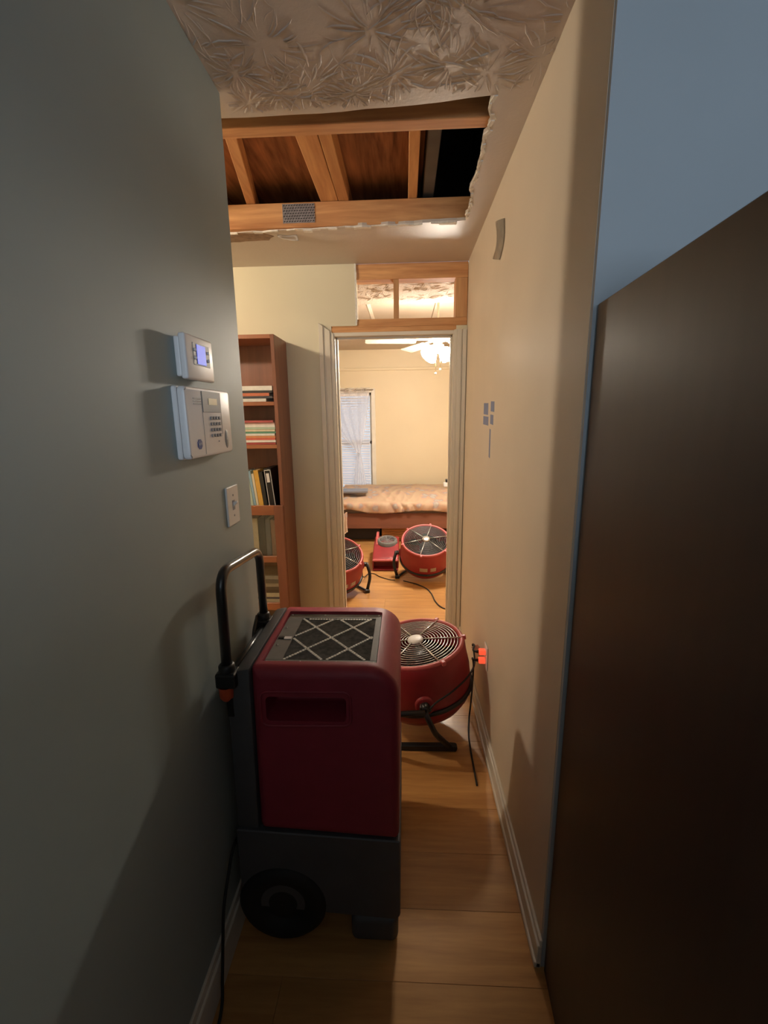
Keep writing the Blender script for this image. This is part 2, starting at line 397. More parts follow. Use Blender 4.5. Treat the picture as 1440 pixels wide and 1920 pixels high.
bmesh.ops.translate(bm, vec=(0, 0, .014), verts=[v for v in ext['geom'] if isinstance(v, bmesh.types.BMVert)])
bmesh.ops.recalc_face_normals(bm, faces=bm.faces[:])
mb = MB(); mb.bm.free(); mb.bm = bm
ceiling = struct('ceiling', mb, M_CEIL)
# stomp-brush plaster relief
def stomps(centers, seed, amp=1.0, clip=None, z=H):
    rnd = random.Random(seed); b = bmesh.new()
    for cx, cy, R in centers:
        n = rnd.randint(26, 36)
        for k in range(n):
            a = 2*math.pi*k/n+rnd.uniform(-.12, .12); r0 = R*rnd.uniform(.05, .5); r1 = min(R*1.15, r0+R*rnd.uniform(.25, .8)); bend = rnd.uniform(-.3, .3)
            wd = rnd.uniform(.0014, .0030)*amp; hh = rnd.uniform(.0012, .0034)*amp; segs = 5; prev = None
            for s in range(segs+1):
                t = s/segs; r = r0+(r1-r0)*t; aa = a+bend*t*t+rnd.uniform(-.02, .02)
                c = Vector((cx+r*math.cos(aa), cy+r*math.sin(aa), z)); nn = Vector((-math.sin(aa), math.cos(aa), 0)); f = math.sin(math.pi*min(1, .12+t*.88))**.6 if t < 1 else .05
                if clip and not clip(c.x, c.y): prev = None; continue
                ww = wd*(.4+.6*f)*(1+.5*t)
                cur = [b.verts.new(c-nn*ww+Vector((0, 0, .0004))), b.verts.new(c-Vector((0, 0, hh*f))), b.verts.new(c+nn*ww+Vector((0, 0, .0004)))]
                if prev:
                    for q in (0, 1):
                        fc = b.faces.new((prev[q], cur[q], cur[q+1], prev[q+1])); fc.smooth = True
                prev = cur
    bmesh.ops.recalc_face_normals(b, faces=b.faces[:])
    m = MB(); m.add(b); return m
cs = []; rnd = random.Random(5)
for i in range(5):
    for j in range(9):
        cs.append((-.47+i*.21+rnd.uniform(-.09, .09), .12+j*.165+rnd.uniform(-.07, .07), rnd.uniform(.11, .19)))
near_hole = [(-.45, 1.50, .09), (-.36, 1.47, .12), (-.25, 1.44, .15), (-.15, 1.49, .10), (-.03, 1.42, .14), (.12, 1.40, .13)]
tag(obj('stomp_texture', stomps(cs, 3, clip=lambda x, y: XL < x < XR-.005 and y < 1.505 + (.035 if x < 0 else 0)), M_CEIL, ceiling), kind='stuff')
nt_ = M_CEIL.node_tree; bs_ = nt_.nodes['Principled BSDF']; src_ = bs_.inputs['Base Color'].links[0].from_socket
tc_ = node(nt_, 'ShaderNodeTexCoord'); nz_ = node(nt_, 'ShaderNodeTexNoise', Scale=5.0, Detail=3.0); nt_.links.new(tc_.outputs['Object'], nz_.inputs['Vector'])
vm_ = node(nt_, 'ShaderNodeVectorMath', operation='DISTANCE'); nt_.links.new(tc_.outputs['Object'], vm_.inputs[0]); vm_.inputs[1].default_value = (.30, 1.24, H)
ma_ = node(nt_, 'ShaderNodeMath', operation='MULTIPLY_ADD'); nt_.links.new(nz_.outputs['Fac'], ma_.inputs[0]); ma_.inputs[1].default_value = .25; nt_.links.new(vm_.outputs['Value'], ma_.inputs[2])
mr_ = node(nt_, 'ShaderNodeMapRange'); nt_.links.new(ma_.outputs[0], mr_.inputs[0]); mr_.inputs[1].default_value = .30; mr_.inputs[2].default_value = .14; mr_.inputs[3].default_value = 0; mr_.inputs[4].default_value = .45
mi_ = node(nt_, 'ShaderNodeMix', data_type='RGBA'); nt_.links.new(mr_.outputs[0], mi_.inputs[0]); nt_.links.new(src_, mi_.inputs[6]); mi_.inputs[7].default_value = (.30, .17, .13, 1)
nt_.links.new(mi_.outputs[2], bs_.inputs['Base Color'])
tag(obj('stomp_texture', stomps(near_hole, 4, 1.35, clip=lambda x, y: XL < x < XR-.005 and y < 1.50+(.045 if x < 0 else 0)), M_CEIL, ceiling), kind='stuff')
# torn gypsum along the cut
te = MB(); rnd = random.Random(9)
for lp, d in ((right_edge, 1), (far_edge, 2)):
    for (x0, y0), (x1, y1) in zip(lp[:-1], lp[1:]):
        k = rnd.uniform(.003, .016) if d == 1 else rnd.uniform(.002, .022)
        if d == 1: te.prism([(x0-.002, y0), (x0+k, y0), (x1+k, y1), (x1-.002, y1)], 2, H-rnd.uniform(.001, .006), H+.002)
        elif rnd.random() < .75: te.prism([(x0, y0-.004), (x1, y1-.004), (x1, y1+k), (x0, y0+k)], 2, H-rnd.uniform(.001, .009), H+.002)
obj('torn_drywall_edge', te, M_GYP, ceiling)
pt = MB(); pts = ragged([(-.95, 2.425), (-.70, 2.43), (-.66, 2.47), (-.70, 2.52), (-.95, 2.53)], .03, .008, 12)
pt.prism(pts, 2, H-.0012, H+.001); obj('peeled_paint_patch', pt, M_STAIN, ceiling)
pf = MB(); pf.grid(lambda u, v: Vector((-.64+u*.10, 2.455+v*.035+.01*math.sin(u*3), H-.002-.016*u*v)), 6, 3, thick=.0008); obj('peeling_flap', pf, M_CEIL, ceiling)
# framing in the opening
def joist(x0, x1, y0, y1, z0, z1, m, name='joist'): return obj(name, B(x0, x1, y0, y1, z0, z1, bev=.003), m, ceiling)
joist(-1.6, XR-.002, 1.640, 1.696, H+.015, H+.104, M_LUM)
far_chord = joist(-1.6, XR-.002, 2.384, 2.422, H+.004, H+.112, M_LUM)
npl = MB(); npl.box(-.588, -.432, 2.3815, 2.3845, 2.462, 2.545)
npo = obj('nail_plate', npl, M_NAIL, far_chord)
nps = MB()
for i in range(12):
    for j in range(7):
        cx = -.584+i*.0128+(.006 if j % 2 else 0); cz = 2.466+j*.0115
        nps.prism([(cx, cz), (cx+.008, cz+.003), (cx+.008, cz+.0065), (cx, cz+.0035)], 1, 2.3808, 2.3816)
obj('tooth_slots', nps, M_SLOT, npo)
joist(-.402, -.318, 1.55, 2.75, H+.114, H+.152, M_LUMY)
joist(-.316, -.266, 1.55, 2.75, H+.114, H+.20, M_LUMY)
joist(.018, .060, 1.55, 2.75, H+.114, H+.20, M_LUMY)
sk = MB(); sk.prism([(-.555, 1.55), (-.600, 1.55), (-.835, 2.75), (-.790, 2.75)], 2, H+.114, H+.20, bev=.003); obj('joist', sk, M_LUMY, ceiling)
joist(-1.05, -1.0, 1.55, 2.75, H+.114, H+.20, M_LUMY)
for a, b in ((-1.6, -.905), (-.900, -.298), (-.294, .085)): obj('plywood_sheet', B(a, b, 1.4, 2.88, H+.205, H+.220), M_PLY, ceiling)
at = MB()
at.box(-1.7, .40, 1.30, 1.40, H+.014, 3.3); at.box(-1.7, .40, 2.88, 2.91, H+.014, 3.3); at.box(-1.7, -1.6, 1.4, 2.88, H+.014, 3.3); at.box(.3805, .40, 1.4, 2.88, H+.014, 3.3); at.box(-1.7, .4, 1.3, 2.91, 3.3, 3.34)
obj('attic_void_box', at, M_ATTIC, ceiling)  # added box stops light leaking in; its dark colour stands for the void
obj('duct', MB().box(.088, .140, 1.60, 2.70, H+.13, H+.33, bev=.006), mat('duct_slate', (.13, .12, .12), .7, var=.3, scale=5), ceiling)

# ------------------------------------------------------------------ bedroom shell
bw = MB(); WX0, WX1, WZ0, WZ1 = -1.36, -.475, .50, 1.87
bw.box(-2.2, WX0, YB, YB+.12, 0, 2.66); bw.box(WX1, 2.2, YB, YB+.12, 0, 2.66); bw.box(WX0, WX1, YB, YB+.12, 0, WZ0); bw.box(WX0, WX1, YB, YB+.12, WZ1, 2.66)
struct('wall_bedroom_back', bw, M_BED)
struct('wall_bedroom_left', B(-2.2, -2.1, D2, YB, 0, 2.66), M_BED)
struct('wall_bedroom_right', B(2.1, 2.2, D2, YB, 0, 2.66), M_BED)
bface = MB(); bface.box(-2.1, JL0-.06, D2, D2+.004, 0, H); struct('wall_bedroom_front', bface, M_BED)
cb = struct('ceiling_bedroom', B(-2.2, 2.2, D2-.02, 3.922, H+.002, H+.02), M_CEILB)
cs = []; rnd = random.Random(15)
for i in range(9):
    for j in range(4): cs.append((-.62+i*.16+rnd.uniform(-.04, .04), 3.12+j*.2+rnd.uniform(-.04, .04), rnd.uniform(.08, .13)))
tag(obj('stomp_texture', stomps(cs, 8, 1.3, clip=lambda x, y: 3.05 < y < 3.91, z=H+.002), M_CEILB, cb), kind='stuff')
TZ = 2.62; TY0, TY1 = 3.926, 5.46
xs = [-2.2, -1.49, -.925, -.355, .30, .87, 1.44, 2.2]
for a, b in zip(xs[:-1], xs[1:]):
    obj('ceiling_panel', B(a+.004, b-.004, TY0, TY1, TZ, TZ+.012, bev=.002, seg=1), M_PANEL, cb)
obj('ceiling_backing', B(-2.2, 2.2, TY0-.004, TY1+.004, TZ+.0125, TZ+.03), M_SUB, cb)
obj('tray_riser', B(-2.2, 2.2, TY0-.016, TY0-.004, H+.02, TZ+.012), M_PANEL, cb)
obj('tray_riser', B(-2.2, 2.2, TY1+.004, TY1+.016, H+.02, TZ+.012), M_PANEL, cb)
obj('rear_soffit', B(-2.2, 2.2, TY1+.004, YB+.05, H+.002, H+.02), M_PANEL, cb)
obj('batten', B(-.372, -.340, TY0+.002, TY1-.002, TZ-.008, TZ), M_BLADE, cb)
struct('trim_4', B(-2.1, 2.1, YB-.030, YB, 2.165, 2.200, bev=.006), M_BED)

# window, blind and curtain
win = thing('window_1', (-.92, YB, WZ0), kind='structure')
fr = MB()
for a in ((WX0-.055, WX0, WZ0-.055, WZ1+.055), (WX1, WX1+.055, WZ0-.055, WZ1+.055)): fr.box(a[0], a[1], YB-.018, YB+.02, a[2], a[3], bev=.003)
fr.box(WX0, WX1, YB-.018, YB+.02, WZ1, WZ1+.055, bev=.003); fr.box(WX0-.07, WX1+.07, YB-.04, YB+.02, WZ0-.055, WZ0-.02, bev=.003)
obj('window_frame', fr, M_BASE, win)
sa = MB(); sa.box(WX0, WX1, YB+.05, YB+.08, 1.16, 1.20); sa.box(WX0, WX0+.03, YB+.05, YB+.08, WZ0, WZ1); sa.box(WX1-.03, WX1, YB+.05, YB+.08, WZ0, WZ1); sa.box(WX0, WX1, YB+.05, YB+.08, WZ0, WZ0+.03); sa.box(WX0, WX1, YB+.05, YB+.08, WZ1-.03, WZ1)
obj('sash', sa, M_BASE, win)
obj('pane', B(WX0+.03, WX1-.03, YB+.063, YB+.067, WZ0+.03, 1.16), M_GLASS, win); obj('pane', B(WX0+.03, WX1-.03, YB+.063, YB+.067, 1.20, WZ1-.03), M_GLASS, win)
bl = thing('window_blind', (-.92, YB+.02, WZ1), 'white slatted blind in the bedroom window behind the sheer curtain', 'blind')
obj('headrail', B(WX0+.01, WX1-.03, YB-.005, YB+.04, WZ1-.05, WZ1-.005, bev=.003), M_BLIND, bl)
z = WZ1-.075; first = None
while z > WZ0+.05:
    if first is None:
        s = MB(); s.box(WX0+.012, WX1-.032, -.022, .022, -.0012, .0012, M=Matrix.Rotation(math.radians(36), 4, 'X')); first = obj('slat', s, M_BLIND, bl, local=True); so = first
        first.location = Vector((0, YB+.018, z))-wloc(bl)
        for v in first.data.vertices: v.co.x -= 0
    else:
        so = bpy.data.objects.new('slat', first.data); COL.objects.link(so); so.parent = bl; so.location = Vector((0, YB+.018, z))-wloc(bl)
    z -= .036
obj('bottom_rail', B(WX0+.012, WX1-.032, YB+.005, YB+.03, WZ0+.01, WZ0+.03, bev=.003), M_BLIND, bl)
cu = thing('curtain', (-.8, YB-.07, WZ1), 'sheer white curtain with metal eyelets, knotted low in front of the window', 'curtain')
def cur(u, v):
    # u across, v down; gathers to a knot at v=.66
    zt, zb = 1.935, .56; zz = zt+(zb-zt)*v
    wt = .44; xc0 = -.93; kx = -.66
    g = max(0, min(1, v/.62)); g2 = g**1.5
    half = wt*(1-g2)+.03*g2 if v < .64 else .03+.07*(v-.64)/.36
    xc = xc0+(kx-xc0)*g2
    if v >= .64: xc = kx+.02*(v-.64)
    fold = .018*math.sin(u*34)*(1-.5*g2)
    return Vector((xc+(u*2-1)*half, YB-.075+fold-.02*g2, zz-.10*g2*(1-abs(u*2-1))*(v < .64)))
obj('sheer_panel', MB().grid(cur, 60, 40), M_SHEER, cu)
gm = None
for k in range(7):
    x = -1.30+k*.124
    if gm is None:
        t = MB(); t.tube([(.018*math.cos(a*math.pi/8), 0, .018*math.sin(a*math.pi/8)) for a in range(16)], .005, 6, closed=True); gm = obj('eyelet', t, M_GROM, cu, local=True); go = gm
    else: go = bpy.data.objects.new('eyelet', gm.data); COL.objects.link(go); go.parent = cu
    go.location = Vector((x, YB-.098, 1.905))-wloc(cu)
obj('curtain_rod', MB().tube([(-1.45, YB-.085, 1.905), (-.44, YB-.085, 1.905)], .008, 8), M_GROM, cu)

# ------------------------------------------------------------------ baseboards
def bb(name, x0, x1, y0, y1, h):
    m = MB(); m.box(x0, x1, y0, y1, 0, h*.82, bev=.002, seg=1)
    ix = .006 if abs(x1-x0) < .05 else 0; iy = .006 if abs(y1-y0) < .05 else 0
    cx, cy = (x0+x1)/2, (y0+y1)/2
    return m
br = bb('r', XR-.014, XR, YN-.004, D-.02, .095); br.box(XR-.008, XR, YN-.004, D-.02, .078, .098, bev=.002, seg=1); br.box(XR-.020, XR, YN-.004, D-.02, 0, .02, bev=.004, seg=2)
struct('baseboard_right', br, M_BASE)
blb = bb('l', XL, XL+.014, -3.2, YE, .125); blb.box(XL, XL+.008, -3.2, YE, .1, .13, bev=.002, seg=1)
struct('baseboard_left', blb, M_BASE)
struct('baseboard_far', B(-2.7, -.535, D-.014, D, 0, .095, bev=.003), M_BASE)

# ------------------------------------------------------------------ ceiling fan with lights in the bedroom
FX, FY = .30, 4.30
cf = thing('ceiling_fan', (FX, FY, 2.62), 'white ceiling fan with glowing glass lamps and pull chains in the bedroom', 'ceiling fan')
Tm = Matrix.Translation((FX, FY, 0))
obj('canopy', MB().lathe([(.001, 2.62), (.065, 2.62), (.060, 2.585), (.014, 2.565), (.011, 2.56), (.011, 2.31)], 24, M=Tm), M_BLADE, cf)
obj('motor_housing', MB().lathe([(.011, 2.31), (.09, 2.30), (.110, 2.27), (.110, 2.235), (.08, 2.205), (.04, 2.20), (.04, 2.175), (.005, 2.17)], 28, M=Tm), M_BLADE, cf)
for k in range(5):
    a = math.radians(188-72*k); M = Tm @ Matrix.Rotation(a, 4, 'Z')
    bl_ = MB(); bl_.prism(rounded([(.20, -.055, .01), (.66, -.07, .03), (.66, .07, .03), (.20, .055, .01)]), 2, -.003, .003, bev=.001, seg=1, M=M @ Matrix.Translation((0, 0, 2.205)) @ Matrix.Rotation(math.radians(11), 4, 'X'))
    bo = obj('blade', bl_, M_BLADE, cf)
    obj('blade_arm', MB().box(.09, .24, -.015, .015, 2.212, 2.224, bev=.002, seg=1, M=M), M_BLADE, bo)
obj('light_fitter', MB().lathe([(.005, 2.18), (.055, 2.172), (.06, 2.13), (.03, 2.10), (.005, 2.095)], 24, M=Tm), M_BLADE, cf)
for k in range(4):
    a = math.radians(35+90*k)
    M = Tm @ Matrix.Translation((.055*math.cos(a), .055*math.sin(a), 2.130)) @ Matrix.Rotation(a, 4, 'Z') @ Matrix.Rotation(math.radians(130), 4, 'Y')
    obj('glass_shade', MB().lathe([(.018, 0), (.028, .01), (.046, .035), (.060, .065), (.068, .090), (.064, .090), (.056, .062), (.042, .035), (.02, .015)], 24, M=M), M_SHADE, cf)
for dx, dy, zb in ((-.02, -.03, 1.93), (.022, -.03, 1.965)):
    c = obj('pull_chain', MB().tube([(FX+dx, FY+dy, 2.13), (FX+dx, FY+dy, zb)], .0022, 6), M_BRASS, cf)
    obj('chain_fob', MB().lathe([(.001, 0), (.009, -.006), (.007, -.018), (.001, -.024)], 10, M=Matrix.Translation((FX+dx, FY+dy, zb))), M_BLADE, c)

# lamp of the side passage
LX, LY = -1.70, 1.81
lp = thing('ceiling_lamp', (LX, LY, H), 'bare glowing bulb in a white ceiling holder in the side passage', 'lamp')
Tl = Matrix.Translation((LX, LY, 0))
obj('lamp_holder', MB().lathe([(.001, H), (.06, H), (.055, H-.015), (.025, H-.022), (.022, H-.060)], 20, M=Tl), M_WPL, lp)
obj('bulb', MB().lathe([(.014, 2.382)]+[(.045*math.sin(t*math.pi/10), 2.335+.045*math.cos(t*math.pi/10)) for t in range(2, 11)], 20, M=Tl), M_BULB, lp)

# ------------------------------------------------------------------ bookcase
BX0, BX1, BY0, BY1, BZ = -1.56, -.742, 2.645, 2.912, 2.005
bc = thing('bookcase', ((BX0+BX1)/2, (BY0+BY1)/2, 0), 'tall cherry brown bookcase against the far wall, lower part with glazed doors', 'bookcase')
for a, b in ((BX0, BX0+.022), (BX1-.022, BX1)): obj('side_panel', B(a, b, BY0, BY1, 0, BZ, bev=.0015, seg=1), M_BOOKC, bc)
obj('top_panel', B(BX0+.022, BX1-.022, BY0, BY1-.01, BZ-.022, BZ, bev=.001, seg=1), M_BOOKCX, bc)
obj('back_panel', B(BX0+.022, BX1-.022, BY1-.010, BY1, .05, BZ), M_BOOKC, bc)
SHELF = [1.612, 1.362, .962, .662, .342, .06]
for z in SHELF: obj('shelf', B(BX0+.022, BX1-.022, BY0+.002, BY1-.010, z, z+.022, bev=.001, seg=1), M_BOOKCX, bc)
obj('plinth', B(BX0+.022, BX1-.022, BY0+.01, BY0+.028, 0, .06), M_BOOKCX, bc)
mid = (BX0+BX1)/2
for a, b in ((BX0+.002, mid-.002), (mid+.002, BX1-.002)):
    d = thing('door', (0, 0, 0)); d.parent = bc; d.location = Vector(((a+b)/2, BY0, .5))-wloc(bc)
    s = .058
    for xx in ((a, a+s), (b-s, b)): obj('stile', B(xx[0], xx[1], BY0-.020, BY0-.001, .065, 1.018, bev=.002, seg=1), M_BOOKC, d)
    for zz in ((.065, .12), (.335, .385), (.655, .695), (.958, 1.018)): obj('rail', B(a+s, b-s, BY0-.019, BY0-.002, zz[0], zz[1], bev=.002, seg=1), M_BOOKCX, d)
    for zz in ((.12, .335), (.385, .655), (.695, .958)): obj('pane', B(a+s, b-s, BY0-.012, BY0-.009, zz[0], zz[1]), M_GLASS, d)

def colmat(c): return mat('cover_%d_%d_%d' % tuple(int(v*100) for v in c), c, .5, var=.06, scale=40)
M_PAGE = mat('pages', (.72, .66, .54), .8, var=.1, scale=100, stretch=(1, 1, 30))
def book(name, label, x0, x1, y0, y1, z0, z1, col, cat, group, flat=True, M=None):
    t = thing(name, ((x0+x1)/2, (y0+y1)/2, z0), label, cat, group)
    mb = MB(); pg = MB(); ct = min(.0022, (z1-z0 if flat else x1-x0)*.22)
    if flat:   # spine towards the room (-y)
        mb.box(x0, x1, y0, y1, z0, z0+ct); mb.box(x0, x1, y0, y1, z1-ct, z1); mb.box(x0, x1, y0, y0+ct, z0+ct, z1-ct)
        pg.box(x0+.003, x1-.003, y0+ct, y1-.003, z0+ct, z1-ct)
    else:
        mb.box(x0, x0+ct, y0, y1, z0, z1, M=M); mb.box(x1-ct, x1, y0, y1, z0, z1, M=M); mb.box(x0+ct, x1-ct, y0, y0+ct, z0, z1, M=M)
        pg.box(x0+ct, x1-ct, y0+ct, y1-.003, z0+.003, z1-.003, M=M)
    obj('cover', mb, colmat(col), t); obj('pages', pg, M_PAGE, t); return t
ORD = ['top', 'second', 'third', 'fourth', 'fifth', 'sixth', 'seventh', 'eighth', 'ninth', 'tenth', 'eleventh', 'twelfth']
def stack(shelf_z, items, where, group, x1=-.775, y0=2.66, cat='magazine', nm='magazine'):
    z = shelf_z+.0012; n = len(items)
    for i, (cn, col, th, dx) in enumerate(reversed(items)):
        k = n-1-i
        pos = 'topmost' if k == 0 else ('lowest' if k == n-1 else ORD[k]+' from the top')
        book(nm, '%s %s, %s in the stack on %s' % (cn, nm, pos, where), x1-.27+dx, x1+dx, y0+random.uniform(0, .012), y0+.20, z, z+th-.0006, col, cat, group)
        z += th
stack(1.634, [('white', (.78, .76, .70), .026, -.002), ('black', (.03, .03, .03), .014, -.004), ('orange red', (.55, .16, .08), .018, -.02), ('dark', (.05, .05, .06), .014, -.002), ('pale grey', (.66, .66, .62), .018, -.04)], 'the upper shelf', 'books stacked on the upper shelf', cat='book', nm='book')
stack(1.384, [('dark red', (.45, .10, .10), .013, -.012), ('pale pink', (.75, .55, .50), .013, -.006), ('white', (.80, .78, .72), .014, -.004), ('pale green', (.45, .58, .45), .013, -.003), ('cream', (.78, .70, .52), .012, -.006), ('green', (.12, .30, .20), .012, -.002), ('white', (.80, .78, .74), .013, -.008), ('orange', (.65, .28, .12), .013, -.004), ('red', (.60, .12, .08), .012, -.006), ('white', (.80, .76, .70), .014, -.002), ('dark red', (.42, .08, .07), .013, -.004)], 'the middle shelf', 'magazines stacked on the middle shelf', x1=-.77)
# upright books
ub = [('thin white', (.72, .76, .70), .014, .24, -6), ('pale green', (.50, .60, .50), .016, .235, -6), ('light blue', (.30, .48, .62), .014, .24, -6), ('cream', (.74, .68, .52), .014, .225, -6),
      ('yellow orange', (.72, .42, .08), .028, .245, -6), ('black', (.03, .028, .025), .022, .235, -6)]
x = -.965
for cn, col, th, h, ang in ub:
    M = Matrix.Translation((x+.02, 0, .985)) @ Matrix.Rotation(math.radians(ang), 4, 'Y') @ Matrix.Translation((-x-.02, 0, -.985))
    bk_ = book('book', '%s book standing upright on the lowest open shelf' % cn, x, x+th, 2.66, 2.84, .988, .988+h, col, 'book', 'upright books on the lowest open shelf', flat=False, M=M); x += th+.0025
x += .006
vc = thing('video_case', (x+.025, 2.7, .985), 'black case with pale framed picture leaning beside upright books on the lowest open shelf', 'case')
M = Matrix.Translation((x+.045, 0, .985)) @ Matrix.Rotation(math.radians(-5), 4, 'Y') @ Matrix.Translation((-x-.045, 0, -.985))
obj('case', B(x, x+.045, 2.655, 2.84, .990, 1.245, bev=.002, seg=1, M=M), M_BLACK, vc)
fr = MB(); fr.box(x+.003, x+.006, 2.653, 2.655, 1.0, 1.235, M=M); fr.box(x+.039, x+.042, 2.653, 2.655, 1.0, 1.235, M=M); fr.box(x+.003, x+.042, 2.653, 2.655, 1.232, 1.236, M=M); fr.box(x+.003, x+.042, 2.653, 2.655, .998, 1.002, M=M); fr.box(x+.012, x+.030, 2.6535, 2.655, 1.16, 1.215, M=M)
obj('printed_frame', fr, M_WPL, vc)
# behind the glazed doors
for i, (cn, col, th, x0, h) in enumerate([('beige', (.55, .45, .32), .035, -.955, .245), ('black', (.025, .025, .028), .040, -.915, .25), ('dark grey', (.10, .10, .11), .030, -.872, .24), ('brown', (.24, .12, .07), .028, -.838, .235)]):
    book('binder', '%s binder standing behind the upper pane of the glazed door' % cn, x0, x0+th, 2.66, 2.86, .686, .686+h, col, 'binder', 'binders behind the upper pane', flat=False)
stack(.364, [('grey', (.30, .28, .25), .022, -.01), ('dark grey', (.12, .11, .10), .026, -.006), ('beige', (.42, .37, .30), .024, -.012), ('dark', (.08, .075, .07), .020, -.004), ('black', (.04, .04, .04), .024, -.01), ('cream', (.72, .64, .46), .028, -.004), ('dark blue', (.06, .07, .12), .014, -.008), ('pale cream', (.74, .68, .52), .028, -.006)], 'the shelf behind middle pane', 'papers stacked behind the middle pane', x1=-.79, cat='folder', nm='folder')
for i, (x, nm) in enumerate(((-.845, 'right'), (-.925, 'left'))):
    jr = thing('glass_jar', (x, 2.70, .082), 'clear glass jar behind the bottom pane of the bookcase, %s one' % nm, 'jar', 'jars at the bottom of the bookcase')
    obj('jar_body', MB().lathe([(.001, .083), (.034, .083), (.036, .10), (.036, .20), (.026, .225), (.024, .225), (.033, .20), (.033, .10), (.001, .09)], 20, M=Matrix.Translation((x, 2.70, 0))), M_JAR, jr)
    obj('lid', MB().disc(.028, .2255, .243, 20, M=Matrix.Translation((x, 2.70, 0))), M_GPL, jr)

# ------------------------------------------------------------------ dehumidifier
dh = thing('dehumidifier', (-.25, 1.28, 0), 'large dark red and grey dehumidifier on wheels with black handle', 'dehumidifier')
# red shell: profile in x-z extruded along y with rounded right shoulder
def shell_prof(d):
    def rr_(r): return max(r-d, .004)
    return rounded([(-.418+d, .392+d, rr_(.02)), (-.020-d, .368+d, rr_(.012)), (-.016-d, .897-d, rr_(.085)), (-.413+d, .895-d, rr_(.012))], 7)
off = wloc(dh)
bm = bmesh.new(); rings = []
ER = .030; steps = [(ER*(1-math.sin(a*math.pi/12)), ER*(1-math.cos(a*math.pi/12))) for a in range(7)]
secs = [(1.03+dy, d) for d, dy in steps]+[(1.16, 0), (1.28, 0), (1.40, 0)]+[(1.535-dy, d) for d, dy in reversed(steps)]
def lean(y, z):
    t = max(0, min(1, (z-.55)/.35))
    return y-.088*t*((y-1.28)/.255) if y > 1.28 else y+.012*t
for y_, d in secs:
    rings.append([bm.verts.new((x, lean(y_, z), z)) for x, z in shell_prof(d)])
for A_, B_ in zip(rings[:-1], rings[1:]):
    n_ = len(A_)
    for k in range(n_): bm.faces.new((A_[k], A_[(k+1) % n_], B_[(k+1) % n_], B_[k]))
bm.faces.new(rings[0][::-1]); bm.faces.new(rings[-1])
bmesh.ops.recalc_face_normals(bm, faces=bm.faces[:])
sh = MB(); sh.add(bm); shell = obj('red_shell', sh, M_REDD, dh)
cut = MB()
cut.box(-.374, -.158, .98, 1.135, .745, .816, bev=.012, seg=4)
cut.box(-.392, -.078, 1.083, 1.398, .876, .95, bev=.004, seg=2)
boolean(shell, cut)
def shade_auto(o, ang=35):
    me = o.data
    bm = bmesh.new(); bm.from_mesh(me)
    for e in bm.edges:
        e.smooth = len(e.link_faces) == 2 and e.calc_face_angle(0) < math.radians(ang)
    for f in bm.faces: f.smooth = True
    bm.to_mesh(me); bm.free()
shade_auto(shell)
# embossed panel ring round the grip
gr = MB(); pl = rounded([(-.388, .730, .02), (-.146, .734, .02), (-.146, .832, .02), (-.388, .830, .02)], 5)
gr.tube([(x, 1.031+.012*max(0, (z-.55)/.35), z) for x, z in pl], .004, 6, closed=True)
obj('grip_rim', gr, M_REDD, dh)
# grey spine on the wall side
sp = MB(); sp.prism(rounded([(-.487, .30, .02), (-.425, .30, .0), (-.414, .893, .0), (-.455, .885, .03), (-.480, .83, .02)], 4), 1, 1.045, 1.52, bev=.006, seg=2)
o = obj('grey_spine', sp, M_GREY, dh)
for v in o.data.vertices:
    wz = v.co.z; wy = v.co.y+off.y; t = max(0, min(1, (wz-.55)/.35))
    if wy > 1.28: v.co.y -= .088*t*((wy-1.28)/.255)
shade_auto(o, 30)
# grey lower body
lo = MB(); lo.prism(rounded([(-.487, .12, .03), (-.018, .085, .02), (-.018, .366, 0), (-.487, .390, 0)], 3), 1, 1.034, 1.545, bev=.003, seg=1)
o = obj('grey_base', lo, M_GREY, dh)
for ya, yb in ((1.03, 1.20), (1.38, 1.545)): 
    o = obj('foot', MB().box(-.165, -.025, ya, yb, 0, .092, bev=.02, seg=4), M_GREY, dh); shade_auto(o, 30)
for yw in (1.022, 1.49):
    whl = obj('wheel', MB().lathe([(.045, -.005), (.085, -.02), (.098, -.026), (.118, -.024), (.13, -.012), (.13, .012), (.118, .024), (.098, .026), (.085, .02), (.045, .005)], 36, closed=True, M=Matrix.Translation((-.366, yw+.025, .131)) @ Matrix.Rotation(math.radians(90), 4, 'X')), M_RUB, dh)
    obj('wheel_hub', MB().lathe([(.001, -.018), (.03, -.018), (.05, -.010), (.092, -.010), (.092, .010), (.05, .010), (.03, .018), (.001, .018)], 28, M=Matrix.Translation((-.366, yw+.025, .131)) @ Matrix.Rotation(math.radians(90), 4, 'X')), M_RUB, whl)
obj('axle', MB().tube([(-.366, 1.08, .131), (-.366, 1.48, .131)], .012, 10), M_BLACK, dh)
# filter in the top
fp = MB()
fx0, fx1, fy0, fy1, fz = -.390, -.080, 1.085, 1.396, .877
fp.box(fx0, fx1, fy0, fy0+.022, fz, fz+.009, bev=.001, seg=1); fp.box(fx0, fx1, fy1-.030, fy1, fz, fz+.009, bev=.001, seg=1); fp.box(fx0, fx0+.048, fy0+.022, fy1-.030, fz, fz+.009); fp.box(fx1-.018, fx1, fy0+.022, fy1-.030, fz, fz+.009)
fplate = obj('filter_frame', fp, M_DGREY, dh)
pp = MB(); n = 30
for k in range(n):
    y0 = fy0+.022+(fy1-fy0-.052)*k/n; dy = (fy1-fy0-.052)/n
    pp.prism([(y0, fz-.001), (y0+dy, fz-.001), (y0+dy*.5, fz+.0055)], 0, fx0+.048, fx1-.018)
obj('filter_pleats', pp, M_PLEAT, dh)
